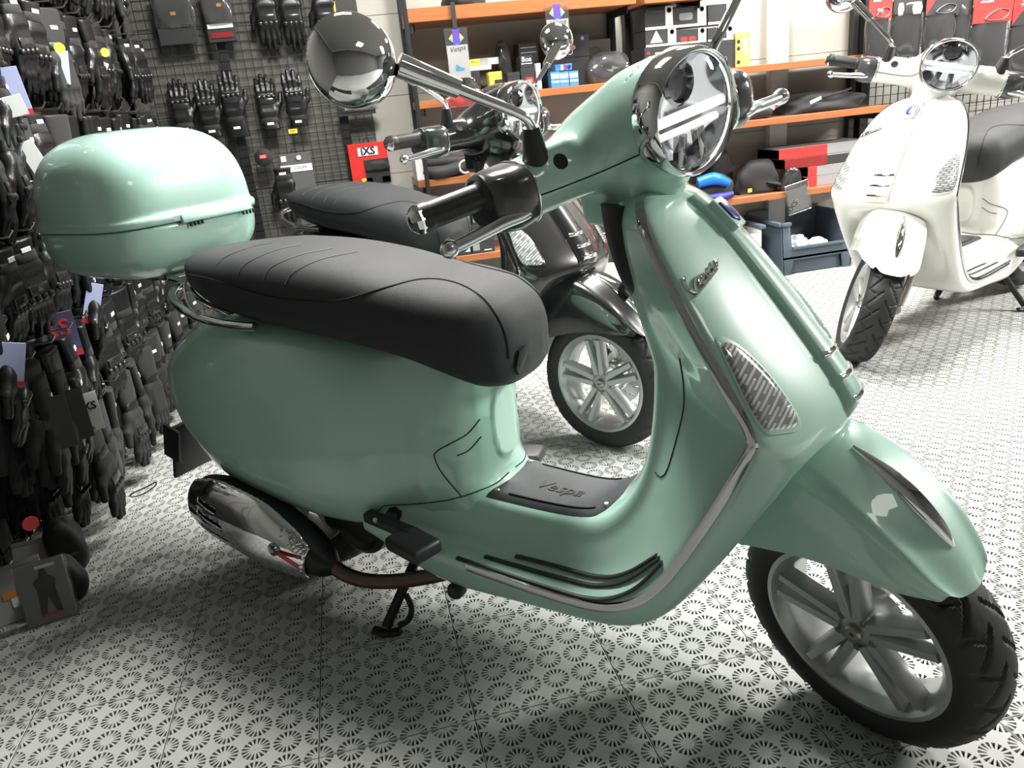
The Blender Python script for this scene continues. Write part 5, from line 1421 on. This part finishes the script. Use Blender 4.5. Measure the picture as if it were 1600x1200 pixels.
for ri, (zh, kd) in enumerate(rows):
    y = (.52, .52, .52, .55, .80, 1.0)[ri] + .05 * (ri % 2)
    hi = -1
    while y < 3.05:
        x_end = X0 + .31
        u, v_, z = to_px((x_end, y, zh - .14))
        if z > .3 and -90 < u < (250 if ri < 2 else 340) and -110 < v_ < 1060:
            link('hook', me_rod, M['steel'], rack, M=Matrix.Translation((0, y, zh)))
            nk = 3 if ri < 4 else 4
            hi += 1
            if u < -40: nk = 2
            for k in range(nk):
                if n_gl >= 285: break
                x = x_end - .02 - k * .072 + RNG.uniform(-.008, .008)
                kind = kd if RNG.random() < .7 else RNG.randrange(3)
                if ri == 5: kind = 1
                rz = math.pi + RNG.uniform(-.45, .55)
                kw = ('leather glove', 'long gauntlet', 'padded glove')[kind]
                lab = 'black %s, %s on the %s hook from the near end, %s row, left wall' % (kw, ('outermost', 'second', 'third', 'innermost')[k], ORD[hi], names[ri])
                glove((x, y + RNG.uniform(-.02, .02), zh - .004 + RNG.uniform(-.02, .0)), (RNG.uniform(-.10, .10), RNG.uniform(-.10, .10), rz), kind,
                      lab, 'gloves in the %s row of the left wall' % names[ri], patch=RNG.random() < .55)
                n_gl += 1
        y += .145
# ---- hang tags and cards, each on a glove of its own
def hang_tag(par, size, body, foot, text, tm, rot, off):
    w, h = size
    c = link('hang_tag', box('hang_tag', (0, 0, -h / 2), (w / 2, .0015, h / 2), None, .0006, 1), M[body], par, M=Matrix.Translation(off) @ rot)
    if foot: link('printed_foot', box('printed_foot', (0, -.0018, -h * .93), (w / 2, .0004, h * .06)), M[foot], c)
    if text: link('lettering', text_mesh('lettering', text, w * .55, 0, .0003, bold=.0008), M[tm], c, M=Matrix.Translation((0, -.0022, -h * (.80 if foot == 'red_card' else .35))) @ Matrix.Rotation(math.pi / 2, 4, 'X'))
    link('tag_loop', tube('tag_loop', [(0, 0, -.004), (.004, 0, .012), (0, 0, .022), (-.004, 0, .012), (0, 0, -.004)], .0008, 5, smooth_n=3), M['ink'], c)
TAGS = [  # pixel of tag top, distance plane x, size, colours, text, label
    ((36, 222), -0.27, (.042, .125), 'white_card', 'red_card', 'iXS', 'ink', 18, 'black glove with a long white hang tag ending in red'),
    ((40, 283), -0.29, (.055, .09), 'grey_card', 'red_card', 'iXS', 'ink', -20, 'black glove with a grey hang tag ending in red'),
    ((8, 105), -0.27, (.05, .12), 'blue_card', 'red_card', None, 'ink', 5, 'black glove with a pale blue tag at the left picture edge'),
    ((92, 78), -0.28, (.05, .10), 'blue_card', None, None, 'ink', -10, 'black glove with a plain lilac card below a yellow dot'),
    ((160, 96), -0.29, (.045, .10), 'white_card', None, None, 'ink', -28, 'black glove with a tilted white and lilac card near the wall'),
    ((14, 150), -0.26, (.05, .05), 'white_card', None, None, 'ink', 10, 'black glove with a small crumpled white tag'),
    ((149, 443), -0.26, (.045, .125), 'blue_card', 'red_card', 'iXS', 'ink', -22, 'black glove with a blue boxed tag beneath the top case'),
    ((74, 492), -0.33, (.12, .13), 'purple_card', 'ink_red', 'iXS', 'ink_red', 0, 'black glove on a dark violet display card'),
    ((12, 535), -0.26, (.07, .10), 'blue_card', 'ink_red', None, 'ink', -18, 'black glove with a pale blue price card at the left edge'),
    ((131, 615), -0.26, (.055, .11), 'white_card', None, 'iXS', 'ink', 0, 'black glove with a white square tag near the floor'),
    ((78, 620), -0.27, (.06, .14), 'dark_card', None, None, 'ink', 0, 'long black gauntlet on a tall dark card with a pale sticker, left one'),
    ((106, 610), -0.27, (.06, .14), 'dark_card', None, None, 'ink', 0, 'long black gauntlet on a tall dark card with a pale sticker, right one')]
for (tp, xp, size, body, foot, text, tm, tilt, lab) in TAGS:
    q = at_axis(tp[0], tp[1], 0, xp)
    g = glove((xp - .03, q[1] + .03, q[2] + .05), (0, 0, math.pi + .2), 1 if 'gauntlet' in lab else RNG.choice((0, 2)), lab, None, cat='glove')
    rot = Matrix.Rotation(math.radians(28) - (math.pi + .2), 4, 'Z') @ Matrix.Rotation(math.radians(-tilt), 4, 'Y')
    hang_tag(g, size, body, foot, text, tm, rot, Matrix.Rotation(-(math.pi + .2), 3, 'Z') @ Vector((.03, -.03, -.05)))
    if 'sticker' in lab:
        link('sticker', box('sticker', (0, -.0022, -size[1] * .55), (.014, .0005, .03)), M['grey_card'], g.children[-1])
        b2 = None
# small yellow and red sale dots
for (px, py, xp, mk, lab) in ((93, 75, -.265, 'yellow_card', 'yellow round price sticker on a glove of the upper left rows'), (164, 82, -.27, 'yellow_card', 'small yellow price sticker on a glove near the back corner'), (48, 818, -.24, 'red_card', 'small red tag on a glove close to the floor')):
    q = at_axis(px, py, 0, xp)
    o = link('price_sticker', lathe('price_sticker', [(0, .0015), (.016, .0015), (.016, 0)], (0, 0, 0), (.5, -.85, 0), 18), M[mk]); o.location = q
    tag(o, lab, 'sticker')
# ---- things at the foot of the left wall
def leaning(name, label, cat, px, hw, th, hh, rz, tilt, m, extra=None):
    q = at_axis(px[0], px[1], 2, 0.0)
    r = empty(name, (q[0], q[1], 0), rz, label, cat)
    r.rotation_euler = (math.radians(-tilt), 0, rz)
    link('body', box('body', (0, th, hh + .002), (hw, th, hh), None, .002, 1), M[m], r)
    if extra: extra(r, hw, hh, th)
    return r
def st1(r, w, h, t):
    link('orange_sticker', box('orange_sticker', (-.01, -.001, h * 1.0), (.016, .0006, .008)), M['orange_card'], r); link('barcode', box('barcode', (.01, -.001, h * .7), (.022, .0006, .012)), M['ink_white'], r)
    link('flap', box('flap', (0, t, 2 * h), (w + .001, t + .001, .006), None, .001, 1), M['grey_card'], r)
leaning('cardboard_box', 'grey box with orange sticker leaning at the foot of the gloves', 'box', (38, 968), .075, .03, .07, .45, 24, 'pale_grey', st1)
leaning('cardboard_box', 'second grey box with orange sticker lying behind the figure packet', 'box', (72, 905), .075, .025, .055, .1, 30, 'pale_grey', st1)
def st2(r, w, h, t):
    link('clear_sleeve', box('clear_sleeve', (0, t, h), (w * 1.08, t * 1.3, h * 1.04), None, .002, 1), M['bag'], r)
    link('printed_figure', prism('printed_figure', [(-.012, -h * .7), (.0, -h * .1), (.012, -h * .7), (.024, -h * .7), (.020, h * .1), (.026, h * .4), (.01, h * .55), (.006, h * .78), (-.006, h * .78), (-.01, h * .55), (-.026, h * .4), (-.02, h * .1), (-.024, -h * .7)], .0006, Matrix.Translation((.004, -.0012, h)) @ Matrix.Rotation(math.pi / 2, 4, 'X')), M['ink'], r)
    link('red_stripe', box('red_stripe', (.0, -.0012, h * .3), (.02, .0006, .004)), M['red_card'], r)
    link('printed_line', box('printed_line', (.012, -.0012, h * 1.85), (.022, .0005, .004)), M['ink_white'], r)
leaning('figure_packet', 'clear packet printed with a dark standing figure at the glove rack foot', 'packet', (84, 972), .055, .012, .078, .25, 18, 'grey_card', st2)
q = at_axis(108, 885, 2, 0)
bg = empty('fabric_roll', (q[0] + .01, q[1], 0), .3, 'black fabric roll standing on the floor under the gloves', 'roll')
link('fabric', lump('fabric', (.05, .045, .10), 61, .55, .06), M['textile'], bg); link('strap', tube('strap', [(-.05, -.02, .05), (0, -.048, .055), (.05, -.02, .05)], .005, 6, smooth_n=4), M['leather'], bg)
q = at_axis(112, 950, 2, 0)
bg = empty('fabric_roll', (q[0] - .03, q[1] + .06, 0), .3, 'black fabric pouch slumped behind the figure packet', 'pouch')
link('fabric', lump('fabric', (.06, .05, .075), 62, .5, .10), M['textile'], bg); link('strap', tube('strap', [(-.05, -.02, .05), (0, -.05, .055), (.05, -.02, .05)], .005, 6, smooth_n=4), M['leather'], bg)
# glasses-like wire frame sticking out of the lowest gloves
q = at_axis(205, 772, 0, -.30)
wl = link('wire_loop', tube('wire_loop', [(0, 0, 0), (.05, .01, .012), (.075, .015, .02), (.07, .02, .005), (.03, .01, -.012), (0, 0, -.01)], .0022, 6, closed=True, smooth_n=5), M['steel_black']); wl.location = q
tag(wl, 'thin black wire loop sticking out below the lowest gloves', 'wire')

# ---- back wall grid with packs and gloves shown fingers up
gy = 3.235
grid = empty('display_grid', (0, gy, 0), 0, 'black wire display grid on the back wall beside the shelves', 'display grid')
bm = bmesh.new()
for k in range(26): box_bm(bm, (-.33 + k * .0425, 0, 1.05), (.0017, .0017, 1.0))
for k in range(47): box_bm(bm, (.20, -.003, .08 + k * .0425), (.535, .0017, .0017))
link('wire_grid', bm_mesh('wire_grid', bm, False), M['steel_black'], grid)
for x in (.045, .585):
    link('upright', box('upright', (x, .012, 1.1), (.022, .012, 1.1), None, .002, 1), M['steel_black'], grid)
def on_grid(px, py, y=gy - .04): return at_axis(px, py, 1, y)
def hooked(q): link('hook', tube('hook', [(q[0], 0, q[2]), (q[0], -.05, q[2]), (q[0], -.06, q[2] + .012)], .0028, 6), M['steel'], grid)
UP = [(292, 212, 0, .12, 'left glove of the knuckle guard pair just above the top case'), (334, 214, 0, -.05, 'right glove of the knuckle guard pair just above the top case'), (374, 214, 2, -.1, 'black glove half hidden behind the knuckle guard pair'),
      (425, 203, 0, .12, 'left glove of the fingers up pair above the yellow tag'), (468, 198, 0, -.12, 'right glove of the fingers up pair above the yellow tag')]
for px, py, kd, tl, lab in UP:
    q = on_grid(px, py)
    g = glove((q[0], gy - .035, q[2]), (0, 0, 0), kd, lab, 'gloves shown fingers up on the back grid')
    g.rotation_euler = (math.pi, tl, math.pi / 2)
    g.scale = (1.05, 1.05, 1.05)
for px, py, lab in ((405, -38, 'black glove hanging fingers down at the top of the back grid, left'), (445, -38, 'black glove hanging fingers down at the top of the back grid, middle'), (498, -40, 'black glove hanging fingers down at the top of the back grid, beside the mirror')):
    q = on_grid(px, py); g = glove((q[0], gy - .04, q[2]), (0, 0, math.pi / 2), 2, lab, 'gloves hanging at the top of the back grid'); g.scale = (1.1, 1.1, 1.1)
q = on_grid(440, 262); g = glove((q[0], gy - .04, q[2]), (0, 0, math.pi / 2), 0, 'black glove with silver knuckles low on the back grid', None); g.scale = (1.1,) * 3
q = on_grid(458, 205); o = link('price_tag', box('price_tag', (0, 0, 0), (.022, .001, .011), None, .0005, 1), M['yellow_card']); o.location = (q[0], gy - .07, q[2]); tag(o, 'yellow price tag under the fingers up gloves', 'tag')
link('lettering', text_mesh('lettering', 'MH', .016), M['ink'], o, M=Matrix.Translation((0, -.0014, 0)) @ Matrix.Rotation(math.pi / 2, 4, 'X'))
def pack(label, px, th, layers, bag=True, y=gy - .03):
    x0, x1, zt, zb = px_rect(*px, y)
    r = empty('glove_pack', ((x0 + x1) / 2, y - th, (zt + zb) / 2), 0, label, 'package')
    w, h = x1 - x0, zt - zb
    link('insert', box('insert', (0, th * .5, 0), (w / 2, th * .4, h / 2), None, .002, 1), M[layers[0]], r)
    link('euro_hook', tube('euro_hook', [(-.015, th * .5, h / 2), (-.01, th * .5, h / 2 + .02), (.01, th * .5, h / 2 + .02), (.015, th * .5, h / 2)], .003, 6, smooth_n=3), M['plastic'], r)
    if bag: link('clear_bag', lump('clear_bag', (w / 2 * 1.05, th * .9, h / 2 * 1.15), int(px[0])), M['bag'], r, M=Matrix.Translation((0, th * .5, -h * .2)))
    for nm, u, v_, sw, sh, mk in layers[1:]:
        link(nm, box(nm, (u * w, -.001, v_ * h), (sw * w / 2, .0008, sh * h / 2)), M[mk], r)
    return r, w, h
pack('clear bag pack with black gloves and an orange sticker, left at the top', (252, -20, 312, 70), .02, ['dark_card', ('orange_sticker', 0, .05, .14, .06, 'orange_card')])
pack('clear bag pack with white and red band and orange sticker at the top', (328, -25, 372, 66), .025, ['dark_card', ('white_band', 0, -.22, .9, .08, 'ink_white'), ('red_band', 0, -.38, .8, .10, 'dark_red'), ('orange_sticker', .1, .14, .16, .06, 'orange_card')])
q = pack('flat black package with yellow strip leaning behind the mirror', (515, 0, 560, 28), .02, ['dark_card', ('yellow_strip', -.3, .1, .12, .7, 'yellow_card')], False)
pack('pink and yellow tagged package below the mirror', (528, 160, 588, 180), .02, ['dark_card', ('yellow_tag', -.1, .1, .4, .3, 'yellow_card'), ('pink_tag', .38, .25, .2, .4, 'pink')])
r_, w, h = pack('grey carded package with white band low on the back grid', (448, 238, 497, 310), .015, ['grey_card2', ('white_band', 0, .18, 1.0, .15, 'ink_white'), ('white_code', -.36, .40, .16, .12, 'ink_white')], False)
link('lettering', text_mesh('lettering', 'LOOM', .022), M['ink'], r_, M=Matrix.Translation((.02, -.0026, h * .18)) @ Matrix.Rotation(math.pi / 2, 4, 'X'))
link('clip', lathe('clip', [(0, .004), (.012, .004), (.012, 0)], (.02, -.001, h * .40), (0, -1, 0), 16), M['ink_white'], r_)
r_, w, h = pack('red and black carded package with a yellow tag beside the black seat', (552, 222, 612, 288), .02, ['red_card', ('black_half', .18, -.2, .64, .6, 'dark_card'), ('yellow_tag', -.12, -.42, .28, .18, 'yellow_card'), ('pink_tag', .38, -.40, .2, .14, 'pink')], False)
link('logo_panel', box('logo_panel', (.0, -.0018, h * .30), (w * .26, .0006, h * .10)), M['ink_white'], r_)
link('lettering', text_mesh('lettering', 'iXS', .055, 0, 0, bold=.002), M['ink'], r_, M=Matrix.Translation((0, -.0030, h * .30)) @ Matrix.Rotation(math.pi / 2, 4, 'X'))
link('price_text', text_mesh('price_text', 'MH', .020), M['ink'], r_, M=Matrix.Translation((-.12 * w, -.0026, -h * .42)) @ Matrix.Rotation(math.pi / 2, 4, 'X'))
link('strap_pad', lump('strap_pad', (w * .28, .012, h * .16), 71), M['textile'], r_, M=Matrix.Translation((.04, -.008, -h * .15)))
q = on_grid(412, 246); o = empty('belt_pouch', (q[0], gy - .05, q[2] - .03), 0, 'round black pouch with a small red badge on the back grid', 'pouch')
link('fabric', lathe('fabric', [(0, .02), (.03, .018), (.045, .008), (.047, -.02)], (0, 0, .03), (0, -1, 0), 24), M['textile'], o); link('red_badge', box('red_badge', (0, -.021, .035), (.018, .001, .010)), M['red_card'], o)
link('lettering', text_mesh('lettering', 'iXS', .018), M['ink_white'], o, M=Matrix.Translation((0, -.0225, .035)) @ Matrix.Rotation(math.pi / 2, 4, 'X'))

# ---- hanging packs above the white scooter
py_ = 2.86
hr = empty('hanging_rail', (0, 0, 0), 0, 'black display frame behind the hanging packs above the white scooter', 'display frame')
link('upright', box('upright', (3.67, 3.245, 1.1), (.030, .03, 1.1), None, .003, 1), M['steel_black'], hr)
bm = bmesh.new()
for k in range(36): box_bm(bm, (3.62 + k * .05, 3.12, 1.05), (.002, .002, 1.0))
for k in range(40): box_bm(bm, (4.5, 3.117, .08 + k * .05), (.9, .002, .002))
link('wire_grid', bm_mesh('wire_grid', bm, False), M['steel_black'], hr)
PK = [((1353, -40, 1388, 104), 'red_card', 'tall pack with red header at the left end of the row above the white scooter'), ((1391, -42, 1441, 88), 'white_hdr', 'tall clear pack with black and white header above the white scooter'),
      ((1441, -40, 1490, 90), 'red_grey', 'tall clear pack with red and grey header directly above the white headlight'), ((1486, -45, 1512, 95), 'dark_card', 'narrow dark sleeve between two red headed packs'),
      ((1511, -45, 1570, 120), 'red_card', 'wide clear pack with large red header above the white mirror'), ((1571, -40, 1640, 120), 'red_grey', 'pack with red and grey header at the right picture edge')]
for k, (px, hd, lab) in enumerate(PK):
    x0, x1, zt, zb = px_rect(*px, py_ + .02 * (k % 2)); w, h = x1 - x0, zt - zb
    r = empty('hanging_pack', ((x0 + x1) / 2, py_ + .02 * (k % 2), zb), 0, lab, 'package', 'hanging packs above the white scooter')
    link('contents', box('contents', (0, .02, h * .34), (w * .44, .012, h * .34), None, .006, 2), M['textile'], r)
    link('clear_bag', lump('clear_bag', (w / 2, .03, h * .38), 80 + k, .9, .06), M['bag'], r, M=Matrix.Translation((0, .02, 0)))
    hz = .52
    link('header_card', box('header_card', (0, 0, h * (hz + .24)), (w / 2, .003, h * .24), None, .001, 1), M['dark_card' if hd in ('white_hdr', 'red_grey', 'dark_card') else hd], r)
    if hd == 'white_hdr':
        for sx, ww in ((-.28, .18), (.22, .32)): link('white_badge', prism('white_badge', [(-ww * w / 2, 0), (-ww * w * .35, .03), (ww * w * .35, .03), (ww * w / 2, 0), (ww * w * .35, -.03), (-ww * w * .35, -.03)], .0006, Matrix.Translation((sx * w, -.0038, h * (hz + .06))) @ Matrix.Rotation(math.pi / 2, 4, 'X')), M['white_card'], r)
    if hd in ('red_grey', 'red_card'):
        link('red_corner', prism('red_corner', [(-w / 2, -h * .23), (w * .2 if hd == 'red_grey' else w / 2, h * .22), (-w / 2, h * .22)], .0008, Matrix.Translation((0, -.0034, h * (hz + .24))) @ Matrix.Rotation(math.pi / 2, 4, 'X')), M['red_card'], r)
        link('grey_swoosh', tube('grey_swoosh', [(-w * .2, -.005, h * (hz + .04)), (w * .1, -.005, h * (hz + .12)), (w * .4, -.005, h * (hz + .10)), (w * .3, -.005, h * (hz + .03)), (0, -.005, h * (hz + .02))], .006, 6, closed=True, smooth_n=4, flat=.2), M['grey_card'], r)
        [link('printed_line', box('printed_line', (-w * .18, -.0046, h * (hz + .20 + .035 * q_)), (w * (.16 - .03 * q_), .0004, .004)), M['ink_white'], r) for q_ in range(3)]
